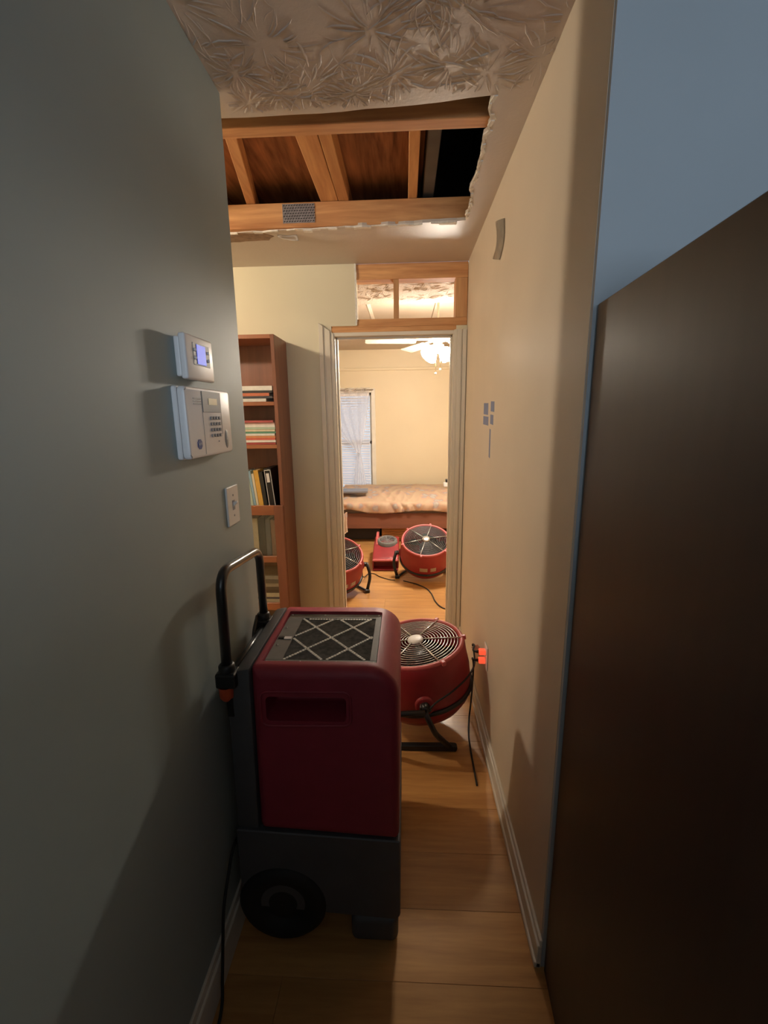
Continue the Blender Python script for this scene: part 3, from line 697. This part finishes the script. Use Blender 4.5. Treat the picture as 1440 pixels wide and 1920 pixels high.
# lattice of pale beads in crossed diagonals
lt = MB(); ax0, ax1, ay0, ay1 = fx0+.050, fx1-.020, fy0+.024, fy1-.032
rnd = random.Random(4)
def bead_line(xa, ya, xb, yb):
    L = math.hypot(xb-xa, yb-ya); n = int(L/.0088); ang = math.atan2(yb-ya, xb-xa)
    for k in range(n):
        t = (k+.5)/n; x = xa+(xb-xa)*t; y = ya+(yb-ya)*t
        M = Matrix.Translation((x, y, fz+.0065)) @ Matrix.Rotation(ang, 4, 'Z')
        lt.box(-.0034, .0034, -.0034, .0034, 0, .0022, M=M)
W = ax1-ax0; Lh = ay1-ay0
cells = 2
for k in range(-1, cells+1):
    for s in (1, -1):
        xa = ax0+W*(k)/cells*1.0; 
        xa2, xb2 = (xa, xa+W*.95) if s == 1 else (xa+W*.95, xa)
        # clip to the opening
        pa, pb = Vector((xa2, ay0)), Vector((xb2, ay1)); t0, t1 = 0, 1
        d = pb.x-pa.x
        ta, tb = sorted(((ax0-pa.x)/d, (ax1-pa.x)/d)); t0, t1 = max(0, ta), min(1, tb)
        if t1-t0 > .05: bead_line(*(pa+(pb-pa)*t0), *(pa+(pb-pa)*t1))
bead_line(ax0+.02, ay1-.004, ax1-.02, ay1-.004)
obj('filter_lattice', lt, M_LAT, dh)
rv = MB()
for x, y in ((fx0+.008, fy0+.008), (fx0+.012, fy0+.10), (fx0+.012, fy0+.21), (fx0+.008, fy1-.008), (fx0+.10, fy0+.010), (fx0+.2, fy0+.010), (fx1-.008, fy0+.008), (fx0+.12, fy1-.010), (fx1-.05, fy1-.010), (fx1-.008, fy1-.010)):
    rv.lathe([(.0035, 0), (.003, .002), (.0005, .003)], 8, M=Matrix.Translation((x, y, fz+.009)))
obj('rivets', rv, M_CHR, dh)
obj('filter_tag', B(fx0+.022, fx0+.044, fy0+.135, fy0+.150, fz+.009, fz+.011), M_WPL, dh)
obj('filter_latch', B(fx0+.004, fx0+.022, fy0+.140, fy0+.150, fz+.009, fz+.012), M_BLACK, dh)
# handle
hx = -.476
ht = arcs([(hx, 1.050, .850), (hx+.002, 1.060, 1.155), (hx+.002, 1.365, 1.125), (hx, 1.372, .850)], .055, 8)
handle = obj('handle', MB().tube(ht, .0135, 12), M_TUBE, dh)
obj('cross_tube', MB().tube([(hx+.004, 1.06, .862), (hx+.004, 1.37, .862)], .011, 12), M_TUBE, dh)
for yy, s in ((1.052, 1), (1.368, -1)):
    cl = MB(); cl.box(hx-.026, hx+.030, yy-.024, yy+.024, .842, .884, bev=.006, seg=2); cl.lathe([(.022, .86), (.021, .90), (.016, .905)], 16, M=Matrix.Translation((hx, yy, 0)), cap=True)
    cl.prism([(yy-.01, .75), (yy+.03*s+.01, .75), (yy+.02, .86), (yy-.02, .86)], 0, hx-.005, hx+.012, bev=.002, seg=1)
    k = obj('handle_bracket', cl, M_BLACK, dh)
    obj('locking_cap', MB().lathe([(.001, .798), (.012, .80), (.019, .81), (.021, .842)], 16, M=Matrix.Translation((hx-.004, yy-.004, 0)), cap=False), M_ORANGE, k)
lv = MB(); lv.tube(arcs([(hx-.015, 1.35, .90), (hx-.012, 1.30, .87), (hx-.01, 1.27, .79)], .02), .006, 8); obj('release_lever', lv, M_BLACK, dh)

# power cord of the dehumidifier along the wall
pc = spline([(-.495, 1.10, .335), (-.500, 1.035, .325), (-.500, .990, .287), (-.500, .946, .231), (-.500, .922, .154), (-.497, .892, .069), (-.488, .842, .008), (-.482, .70, .006), (-.47, .40, .006)], 6)
obj('power_cord', MB().tube(pc, .0045, 8), M_RUB, dh)

# ------------------------------------------------------------------ floor fans
def fan_parts(root, T, grille=M_WIRE, hub=M_CHR, spoke=M_CHR, rr=.0021):
    # T: matrix of the barrel (axis +z = open face) in root-local coordinates
    prof = [(.207, .130), (.214, .158), (.228, .162), (.238, .150), (.240, .10), (.247, .03), (.247, -.03), (.241, -.062), (.244, -.070), (.232, -.115), (.200, -.158), (.186, -.160), (.194, -.12), (.208, -.02)]
    body = obj('barrel', MB().lathe(prof, 48, closed=True, M=T), M_RED, root, local=True)
    rim = MB(); rim.lathe([(.214, .156), (.218, .166), (.230, .166), (.236, .156), (.232, .15), (.216, .15)], 48, closed=True, M=T)
    for k in range(6):
        a = k*math.pi/3+.3; rim.box(-.012, .012, -.010, .010, .148, .168, bev=.004, M=T @ Matrix.Rotation(a, 4, 'Z') @ Matrix.Translation((.234, 0, 0)))
    obj('rim', rim, M_RIMHI, root, local=True)
    g = MB()
    for k in range(11):
        r = .052+k*.0153
        g.tube([(r*math.cos(t*math.pi/24), r*math.sin(t*math.pi/24),   .158+.012*(1-(r/.21)**2)) for t in range(48)], rr, 6, closed=True, M=T)
    gr = obj('guard', g, grille, root, local=True)
    for k in range(6):
        a = k*math.pi/3+.25
        sp = MB()
        sp.tube([(.03*math.cos(a), .03*math.sin(a), .175), (.13*math.cos(a), .13*math.sin(a), .170), (.226*math.cos(a), .226*math.sin(a), .164)], .0034, 6, M=T)
        obj('guard_spoke', sp, spoke, root, local=True)
    obj('hub_cap', MB().lathe([(.001, .184), (.026, .183), (.036, .179), (.040, .172), (.038, .166)], 28, M=T), hub, root, local=True)
    obj('motor', MB().lathe([(.001, .10), (.05, .10), (.06, .08), (.06, -.06), (.045, -.08), (.001, -.08)], 24, M=T), M_BLACK, root, local=True)
    for k in range(5):
        a = 2*math.pi*k/5
        def bf(u, v, a=a):
            r = .05+.145*u; w = (.035+.05*u)*(v*2-1); z = .055+.04*(v*2-1)*(1-.4*u); aa = a+w/max(r, .08)
            return Vector((r*math.cos(aa), r*math.sin(aa), z))
        obj('blade', MB().grid(bf, 5, 4, thick=.003, M=T), M_BLACK, root, local=True)
    bd = MB(); bd.tube([(.2455*math.cos(t*math.pi/30), .2455*math.sin(t*math.pi/30), -.068) for t in range(60)], .011, 8, closed=True, M=T)
    obj('band', bd, M_BLACK, root, local=True)
    return body
def stickers(root, T, angs):
    for a0, wdt, z0, z1 in angs:
        def sf(u, v): 
            a = a0+wdt*(u-.5); z = z0+(z1-z0)*v; r = .2475-.0007*abs(z)/.1+.001
            return Vector((r*math.cos(a), r*math.sin(a), z))
        obj('sticker', MB().grid(sf, 6, 1, thick=.0006, M=T), M_STICK, root, local=True)
def knob(root, p, d, s=1.0):
    d = Vector(d).normalized(); q = d.to_track_quat('Z', 'Y').to_matrix().to_4x4()
    M = Matrix.Translation(p) @ q
    b = obj('pivot_boss', MB().lathe([(.001, -.02), (.046*s, -.02), (.044*s, .012), (.034*s, .016), (.001, .016)], 24, M=M), M_RED, root, local=True)
    k = MB(); k.lathe([(.001, .016), (.024*s, .016), (.024*s, .026), (.020*s, .042), (.012*s, .048), (.001, .048)], 20, M=M)
    for i in range(5):
        a = i*2*math.pi/5; k.lathe([(.008*s, .02), (.008*s, .042), (.001, .045)], 10, M=M @ Matrix.Translation((.020*s*math.cos(a), .020*s*math.sin(a), 0)))
    obj('pivot_knob', k, M_BLACK, root, local=True)

def tilt(axis_to):
    return Vector(axis_to).normalized().to_track_quat('Z', 'Y').to_matrix().to_4x4()
# hallway fan: faces straight up, pivot towards the viewer
hf = thing('air_mover_fan', (.06, 2.02, 0), 'red drum floor fan facing upward in the hallway behind the dehumidifier', 'floor fan')
T = Matrix.Translation((.010, 0, .295)) @ tilt((-.13, -.03, .99))
fan_parts(hf, T, grille=M_CHR, hub=M_WPL)
for s in (-1, 1):
    pv = Vector((.024, s*.255, .275)); knob(hf, pv-Vector((0, s*.012, 0)), (0, s, 0))
    y = s*.300; 
    A = (.024, y, .275); R_ = (.150, s*.19, .012); L_ = (-.265, s*.19, .012)
    lg = MB()
    lg.tube(arcs([A, (.07, s*.285, .16), R_], .03, 4), [.013]*7 if False else .013, 10)
    obj('stand_leg', lg, M_BLACK, hf, local=True)
    obj('stand_leg', MB().tube(arcs([A, (-.15, s*.29, .255), L_], .04, 4), .013, 10), M_BLACK, hf, local=True)
    fb = MB(); fb.prism(rounded([(-.285, 0, .008), (.175, 0, .008), (.185, .03, .012), (.15, .032, .01), (-.25, .024, .01), (-.285, .028, .01)], 3), 1, s*.19-.014, s*.19+.014, bev=.003, seg=1)
    obj('stand_foot', fb, M_BLACK, hf, local=True)
# bedroom fans: U-shaped stand, drum tipped towards the hallway
def bed_fan(name, loc, rotz, axis, label):
    root = thing(name, loc, label, 'floor fan', 'floor fans in the bedroom', rotz=rotz)
    c = Vector((0, 0, .245)); T = Matrix.Translation(c) @ tilt(axis)
    fan_parts(root, T, grille=M_WIRE, hub=M_CHR, rr=.0027)
    for s in (-1, 1):
        p = c+Vector((s*.243, 0, .0)); knob(root, p, (s, 0, 0), .8)
        lg = MB(); lg.tube(arcs([(s*.285, 0, .26), (s*.315, -.02, .14), (s*.275, -.05, .016)], .05, 5), .014, 10)
        lg.box(s*.275-.022, s*.275+.022, -.075, -.03, 0, .03, bev=.006)
        obj('stand_leg', lg, M_BLACK, root, local=True)
    obj('stand_bar', MB().tube(arcs([(-.27, -.05, .016), (-.19, .13, .014), (.19, .13, .014), (.27, -.05, .016)], .04, 4), .011, 8), M_BLACK, root, local=True)
    T2 = T @ Matrix.Rotation(0, 4, 'Z')
    return root, T
r1, T1 = bed_fan('air_mover_fan', (.195, 4.16, 0), 0.0, (0, -.42, .90), 'red drum floor fan in the bedroom under the ceiling lamp, right of the flat blower')
r2, T2 = bed_fan('air_mover_fan', (-.622, 3.72, 0), math.radians(16), (0.05, -.44, .90), 'red drum floor fan in the bedroom half hidden by the left door frame')
for r_, T_ in ((r1, T1), (r2, T2)):
    Ti = T_.to_3x3().inverted()
    v = Ti @ Vector((.05 if r_ is r1 else .35, -1, 0)); a = math.atan2(v.y, v.x)
    stickers(r_, T_, [(a-.17, .30, -.022, .022), (a+.20, .22, -.022, .022)])

# flat red blower
ab = thing('flat_blower', (-.2, 4.62, 0), 'low red carpet blower with black round intake, left of the bedroom drum fan', 'blower')
prof = [(4.30, .0), (4.30, .105), (4.36, .128), (4.62, .215), (4.86, .235), (4.95, .16), (4.95, .0)]
s = MB(); s.prism([(4.33, .012), (4.33, .105), (4.36, .128), (4.60, .205), (4.84, .225), (4.93, .16), (4.93, .012)], 0, -.340, -.070, bev=.018, seg=3)
hs = obj('housing', s, M_RED, ab); 
cut = MB(); o2 = wloc(ab); cut.box(-.325, -.085, 4.25, 4.40, .022, .095, bev=.006); boolean(hs, cut); shade_auto(hs, 30)
obj('outlet_lip', MB().box(-.335, -.075, 4.302, 4.35, .100, .118, bev=.006), M_RIMHI, ab)
obj('outlet_floor_lip', MB().box(-.335, -.075, 4.302, 4.35, .006, .020, bev=.005), M_RED, ab)
slope = math.atan2(.225-.128, 4.84-4.36); MI = Matrix.Translation((-.195, 4.64, .225)) @ Matrix.Rotation(slope, 4, 'X')
obj('intake_ring', MB().lathe([(.080, -.02), (.080, .012), (.088, .022), (.105, .016), (.112, -.02)], 32, M=MI), M_DGREY, ab)
ig = MB()
for k in range(6): ig.tube([((.014+.013*k)*math.cos(t*math.pi/14), (.014+.013*k)*math.sin(t*math.pi/14), .012) for t in range(28)], .002, 5, closed=True, M=MI)
for k in range(4): a = k*math.pi/4+.2; ig.tube([(-.09*math.cos(a), -.09*math.sin(a), .012), (.09*math.cos(a), .09*math.sin(a), .012)], .0025, 5, M=MI)
obj('intake_guard', ig, M_GPL, ab)
obj('carry_fin', MB().prism([(4.58, .20), (4.80, .22), (4.80, .29), (4.72, .285)], 0, -.318, -.290, bev=.008), M_RIMHI, ab)

# cords of the bedroom fans
def cord(root, pts, r):
    bpy.context.view_layer.update(); Mi = root.matrix_world.inverted()
    obj('power_cord', MB().tube([Mi @ p for p in spline(pts, 6)], r, 8), M_RUB, root, local=True)
cord(r2, [(-.42, 3.86, .20), (-.40, 4.0, .05), (-.372, 4.20, .008), (-.32, 4.22, .006), (-.25, 4.13, .006), (-.16, 4.055, .006), (-.10, 4.04, .006)], .004)
cord(r1, [(-.02, 4.02, .006), (.06, 3.97, .006), (.12, 3.92, .006), (.192, 3.824, .006), (.225, 3.72, .006), (.238, 3.642, .006), (.250, 3.55, .006), (.285, 3.44, .006), (.35, 3.38, .006), (.50, 3.36, .006)], .005)

# ------------------------------------------------------------------ bed
bed = thing('bed', (0.1, 5.9, 0), 'dark cherry wooden bed frame with mattress along the bedroom wall', 'bed')
BXa, BXb = -.85, 1.15
obj('side_rail', B(BXa, BXb, 5.30, 5.335, .195, .385, bev=.004), M_BEDW, bed)
obj('side_rail', B(BXa, BXb, 6.335, 6.37, .195, .385, bev=.004), M_BEDW, bed)
obj('end_rail', B(BXa-.03, BXa, 5.30, 6.37, .195, .385, bev=.004), M_BEDW, bed)
obj('headboard', B(BXb, BXb+.04, 5.28, 6.39, 0, .95, bev=.006), M_BEDW, bed)
for x, y in ((BXa-.035, 5.295), (BXa-.035, 6.315), (BXb-.08, 5.295), (BXb-.08, 6.315)): obj('leg', B(x, x+.06, y, y+.06, 0, .195, bev=.004), M_BEDW, bed)
obj('slat_deck', B(BXa, BXb, 5.335, 6.335, .30, .335), M_BEDW, bed)
o = obj('mattress', B(BXa+.01, BXb-.01, 5.325, 6.345, .336, .50, bev=.04, seg=4), M_MATT, bed); shade_auto(o)
def comf(u, v):
    # u along the bed, v from the hallway side hem over the top to the wall side
    x = -.86+u*2.0
    hem = .400+.018*math.sin(x*3.1+1)+.010*math.sin(x*7.7)
    if x < -.45: hem += .05*min(1, (-.45-x)/.2)
    p = x*13+7*v+1.4*math.sin(x*4.3)+.8*math.sin(x*9.1+v*5); q_ = x*24-9*v+1.7*math.sin(x*6.1)
    fold = (1-2*abs(math.sin(p)))*.9+(1-2*abs(math.sin(q_)))*.45
    if v < .22:
        t = v/.22; z = hem+(.535-hem)*math.sin(t*math.pi/2); y = 5.262+.045*t**3-.018*math.sin(t*math.pi)+.013*fold*(1-.2*t)
    else:
        t = (v-.22)/.78; y = 5.307+t*1.02
        puff = .5+.5*math.sin(x*3.3+.6)
        z = .538+.050*math.sin(min(1, t*2.6)*math.pi/2)+.022*puff*math.sin(t*math.pi)
        z += .011*math.exp(-t*1.8)*fold+.008*math.sin(x*8+t*9)*math.sin(t*math.pi)+.004*(1-2*abs(math.sin(x*9-t*11)))
    return Vector((x, y, z))
tag(obj('comforter', MB().grid(comf, 260, 70, thick=.012), M_COMF), 'peach orange floral comforter rumpled over the bed', 'comforter')
drape = MB().grid(lambda u, v: Vector((-.90+u*.20, 5.215-.018*math.sin(v*3.1)+.014*math.sin(u*14+v*6), .39-.25*v+.03*math.sin(u*8))), 14, 14, thick=.012)
tag(obj('throw_blanket', drape, M_COMF), 'peach blanket corner hanging down the bed rail beside the left door frame', 'blanket')
lt_ = thing('laptop', (-.62, 5.52, .59), 'closed dark grey laptop lying on the comforter', 'laptop')
ML = Matrix.Translation((-.66, 5.52, .622)) @ Matrix.Rotation(math.radians(4), 4, 'Z')
obj('base', MB().prism(rounded([(-.19, -.12, .012), (.19, -.12, .012), (.19, .12, .012), (-.19, .12, .012)]), 2, 0, .012, bev=.002, seg=1, M=ML), M_LAPTOP, lt_)
obj('lid', MB().prism(rounded([(-.19, -.12, .012), (.19, -.12, .012), (.19, .12, .012), (-.19, .12, .012)]), 2, .0125, .020, bev=.002, seg=1, M=ML), M_LAPTOP, lt_)
cmr = thing('small_item', (.55, 5.8, .61), 'small black and white item at the right end of the bed', 'small item')  # unidentified black and white item, simple stand-in shape
obj('body', MB().box(.500, .62, 5.77, 5.85, .632, .690, bev=.012, seg=3), M_WPL, cmr); obj('top_unit', MB().box(.525, .62, 5.775, 5.845, .6905, .73, bev=.008, seg=2), M_BLACK, cmr)
ub_ = thing('storage_basket', (-.05, 5.6, 0), 'orange woven storage basket under the bed', 'basket')
for k in range(7):
    obj('woven_band', MB().box(-.30, .40, 5.45, 5.80, .006+k*.024, .027+k*.024, bev=.006, seg=2), M_WICK, ub_)
tag(obj('storage_box', MB().box(-.80, -.32, 5.50, 5.85, 0, .16, bev=.008).box(-.81, -.31, 5.49, 5.86, .1605, .185, bev=.008), M_DARKBOX), 'dark flat storage box under the left part of the bed', 'box')

# ------------------------------------------------------------------ things on the left wall
th = thing('thermostat', (XL, 1.10, 1.68), 'white wall thermostat with a blue lit screen above the alarm keypad', 'thermostat')
obj('wall_plate', B(XL, XL+.014, 1.035, 1.165, 1.636, 1.724, bev=.004), M_WPL, th)
o = obj('case', B(XL+.0142, XL+.031, 1.028, 1.172, 1.630, 1.730, bev=.005, seg=3), M_WPL, th); shade_auto(o, 40)
obj('screen_bezel', B(XL+.0305, XL+.0320, 1.062, 1.150, 1.664, 1.714, bev=.0005, seg=1), M_GPL, th)
obj('screen', B(XL+.0322, XL+.0332, 1.080, 1.126, 1.667, 1.711), M_LCD, th)
for yy in (1.070, 1.140):
    for zz in (1.680, 1.698): obj('button', MB().lathe([(.0042, 0), (.0035, .003), (.0005, .0035)], 12, M=Matrix.Translation((XL+.032, yy, zz)) @ Matrix.Rotation(math.radians(90), 4, 'Y')), M_WPL, th)
kp = thing('alarm_keypad', (XL, 1.11, 1.53), 'white alarm keypad with grey display and round blue emblem under the thermostat', 'keypad')
KY0, KY1, KZ0, KZ1, KD = 1.000, 1.258, 1.448, 1.614, .031
o = obj('case', MB().prism(rounded([(KY0, KZ0, .006), (KY1, KZ0, .006), (KY1, KZ1, .006), (KY0, KZ1, .006)], 3), 0, XL, XL+.012, bev=.002, seg=1).prism(rounded([(KY0+.001, KZ0+.001, .01), (KY1-.001, KZ0+.001, .01), (KY1-.001, KZ1-.001, .01), (KY0+.001, KZ1-.001, .01)], 4), 0, XL+.0122, XL+KD, bev=.005, seg=2), M_WPL, kp); shade_auto(o, 35)
f = XL+KD
obj('display_window', B(f, f+.0015, 1.085, 1.190, 1.556, 1.606, bev=.0004, seg=1), M_GPL, kp)
obj('display', B(f+.0016, f+.0022, 1.118, 1.168, 1.574, 1.590), M_LCD2, kp)
for r in range(4):
    for c_ in range(4):
        obj('key', B(f, f+.003, 1.122+c_*.0165, 1.132+c_*.0165, 1.538-r*.0145, 1.546-r*.0145, bev=.001, seg=1), M_BTN, kp)
obj('indicator', B(f, f+.001, 1.162, 1.168, 1.481, 1.484), M_BTN, kp)
for k in range(3): obj('speaker_slot', B(f, f+.0012, 1.038, 1.078, 1.574+k*.006, 1.5762+k*.006), M_GPL, kp)
obj('panel_seam', B(f, f+.0006, 1.082, 1.0835, 1.455, 1.606), M_GPL, kp)
obj('panel_seam', B(f, f+.0006, 1.192, 1.1935, 1.50, 1.606), M_GPL, kp)
obj('finger_notch', MB().lathe([(.001, .0012), (.011, .001), (.0125, 0)], 20, M=Matrix.Translation((f, 1.217, 1.486)) @ Matrix.Rotation(math.radians(90), 4, 'Y') @ Matrix.Diagonal((2.0, 1, 1, 1))), M_GPL, kp)
em = obj('emblem', MB().prism([(1.052+.0125*math.cos(math.pi/8+k*math.pi/4), 1.481+.0125*math.sin(math.pi/8+k*math.pi/4)) for k in range(8)], 0, f, f+.0012), M_LOGO, kp)
def text_mesh(name, body, size, M, m, parent):
    cu_ = bpy.data.curves.new(name, 'FONT'); cu_.body = body; cu_.size = size; cu_.align_x = 'CENTER'; cu_.align_y = 'CENTER'; cu_.extrude = .0002
    o = bpy.data.objects.new(name, cu_); COL.objects.link(o); dg = bpy.context.evaluated_depsgraph_get()
    me = bpy.data.meshes.new_from_object(o.evaluated_get(dg)); bpy.data.objects.remove(o)
    me.transform(Matrix.Translation(-wloc(parent)) @ M); o = bpy.data.objects.new(name, me); COL.objects.link(o); me.materials.clear(); me.materials.append(m); o.parent = parent; return o
text_mesh('lettering', 'ADT', .0080, Matrix.Translation((f+.0016, 1.052, 1.481)) @ Matrix(((0, 0, 1, 0), (1, 0, 0, 0), (0, 1, 0, 0), (0, 0, 0, 1))), M_WPL, em)
sw = thing('light_switch', (XL, 1.285, 1.287), 'white light switch plate on the sage wall below the keypad', 'light switch')
o = obj('plate', B(XL, XL+.007, 1.243, 1.330, 1.228, 1.345, bev=.003, seg=2), M_WPLW, sw)
obj('toggle', MB().prism([(XL+.007, 1.282), (XL+.020, 1.294), (XL+.018, 1.300), (XL+.007, 1.296)], 1, 1.281, 1.292, bev=.001, seg=1), M_WPLW, sw)
obj('toggle_slot', B(XL+.007, XL+.0078, 1.278, 1.295, 1.273, 1.302), M_GPL, sw)
for zz in (1.256, 1.317): obj('screw', MB().lathe([(.0035, 0), (.003, .001), (.0003, .0013)], 10, M=Matrix.Translation((XL+.007, 1.2865, zz)) @ Matrix.Rotation(math.radians(90), 4, 'Y')), M_GPL, sw)

# ------------------------------------------------------------------ things on the right wall
x0, x1 = XR-.0008, XR
for (ya, yb, za, zb, lab) in ((2.115, 2.230, 1.541, 1.597, 'upper left piece of the four small blue tape patches on the tan wall'),
                              (1.972, 2.052, 1.553, 1.600, 'upper right piece of the four small blue tape patches on the tan wall'),
                              (2.100, 2.235, 1.493, 1.536, 'lower left piece of the four small blue tape patches on the tan wall'),
                              (1.985, 2.054, 1.498, 1.543, 'lower right piece of the four small blue tape patches on the tan wall'),
                              (2.035, 2.062, 1.350, 1.480, 'long narrow strip of blue tape below the four patches on the tan wall')):
    t = MB(); sk_ = .004
    t.prism([(ya, za), (yb, za+sk_), (yb, zb), (ya+.002, zb-.003)], 0, x0, x1)
    tag(obj('tape_piece', t, M_TAPE), lab, 'tape', 'blue tape pieces on the tan wall')
cs_ = MB()
ctr = spline([(2.00, 2.315, 0), (1.955, 2.27, 0), (1.945, 2.225, 0), (1.975, 2.185, 0), (2.045, 2.165, 0)], 6)
pa = spline([(2.090, 2.325), (2.052, 2.275), (2.045, 2.235), (2.065, 2.205), (2.120, 2.197)] if False else [(2.085, 2.322, 0), (2.050, 2.27, 0), (2.040, 2.24, 0), (2.060, 2.215, 0), (2.120, 2.197, 0)], 6)
pb = spline([(1.905, 2.270, 0), (1.895, 2.23, 0), (1.897, 2.195, 0), (1.925, 2.165, 0), (1.967, 2.145, 0)], 6)
def strip(u, v):
    i = min(int(u*(len(pa)-1)), len(pa)-2); fr_ = u*(len(pa)-1)-i
    A = pa[i]*(1-fr_)+pa[i+1]*fr_; C = pb[i]*(1-fr_)+pb[i+1]*fr_; p = A*(1-v)+C*v
    return Vector((XR-.003-.010*math.sin(v*math.pi), p.x, p.y))
tag(obj('curved_strip', MB().grid(strip, 24, 6, thick=.002), M_STRIP), 'curved grey plastic strip stuck high on the tan wall', 'strip')
ot = thing('wall_outlet', (XR, 1.93, .43), 'white wall outlet plate above the right baseboard', 'outlet')
obj('plate', B(XR-.006, XR, 1.893, 1.968, .372, .487, bev=.002, seg=1), M_WPLW, ot)
for zz in (.408, .452): obj('socket', B(XR-.0075, XR-.006, 1.914, 1.947, zz-.014, zz+.014, bev=.0005, seg=1), M_WPL, ot)
def on_barrel(deg, z, r=.268): return (.072+r*math.cos(math.radians(deg)), 2.02+r*math.sin(math.radians(deg)), z)
def plug(par, zz, subpart):
    p = obj('plug', MB().box(XR-.038, XR-.0078, 1.917, 1.945, zz-.012, zz+.012, bev=.004, seg=2), M_PLUG, par)
    obj('strain_relief', MB().tube([(XR-.038, 1.931, zz), (XR-.054, 1.933, zz)], [.008, .005], 10), M_RUB, p if subpart else par)
cp = [(XR-.054, 1.933, .452), (XR-.062, 1.945, .453), on_barrel(-4, .445, .262), on_barrel(6, .425, .262), on_barrel(2, .405, .264), on_barrel(-20, .385), on_barrel(-40, .365), on_barrel(-60, .335), on_barrel(-76, .305, .272), on_barrel(-84, .28, .285)]
uc = obj('power_cord', MB().tube(spline(cp, 6), .0045, 8), M_RUB, hf)
plug(hf, .452, False)
obj('cord_tag', MB().box(-.011, .011, -.001, .001, -.020, .020, M=Matrix.Translation(on_barrel(0, .425, .272)) @ Euler((.3, .9, -.2)).to_matrix().to_4x4()), M_TAG, hf)
ec = thing('extension_cord', (.31, 1.95, 0), 'black cord with a red lit plug hanging from the lower socket to the floor', 'cord')
cp = [(XR-.054, 1.933, .408), (XR-.064, 1.945, .405), (XR-.052, 2.01, .37), (XR-.042, 2.04, .30), (.338, 2.06, .15), (.335, 2.07, .06), (.325, 2.04, .010), (.306, 1.908, .006), (.301, 1.722, .006), (.30, 1.62, .006)]
obj('cable', MB().tube(spline(cp, 6), .0042, 8), M_RUB, ec)
plug(ec, .408, True)

# ------------------------------------------------------------------ wardrobe beside the camera
wd = thing('wardrobe', (.673, .680, 0), 'tall plain dark brown wooden wardrobe at the right, in front of the blue wall', 'wardrobe')
wd.rotation_euler = (0, 0, math.radians(-3.4))
MW = Matrix.Identity(4)
def wl_(x0, x1, y0, y1, z0, z1, bev=.002): return MB().box(x0, x1, y0, y1, z0, z1, bev=bev, seg=1)
WT = 1.756
# local frame: side panel outer face at x = -.302, back at y = +.315
obj('side_panel', wl_(-.302, -.282, -.46, .285, 0, WT), M_WARD, wd, local=True)
obj('side_panel', wl_(.40, .42, -.46, .285, 0, WT), M_WARD, wd, local=True)
obj('top_panel', wl_(-.282, .40, -.46, .285, WT-.022, WT), M_WARD, wd, local=True)
obj('bottom_panel', wl_(-.282, .40, -.46, .285, .06, .08), M_WARD, wd, local=True)
obj('back_panel', wl_(-.282, .40, .275, .285, .08, WT-.022), M_WARD, wd, local=True)
obj('plinth', wl_(-.282, .40, -.44, -.422, 0, .06), M_WARD, wd, local=True)
for a, b, hxx in ((-.300, .056, .03), (.062, .418, .088)):
    d = obj('door', wl_(a, b, -.482, -.462, .065, WT-.004), M_WARD, wd, local=True)
    obj('knob', MB().lathe([(.006, 0), (.006, .012), (.014, .018), (.012, .028), (.001, .03)], 14, M=Matrix.Translation((hxx, -.482, 1.0)) @ Matrix.Rotation(math.radians(90), 4, 'X')), M_BRASS, d, local=True)
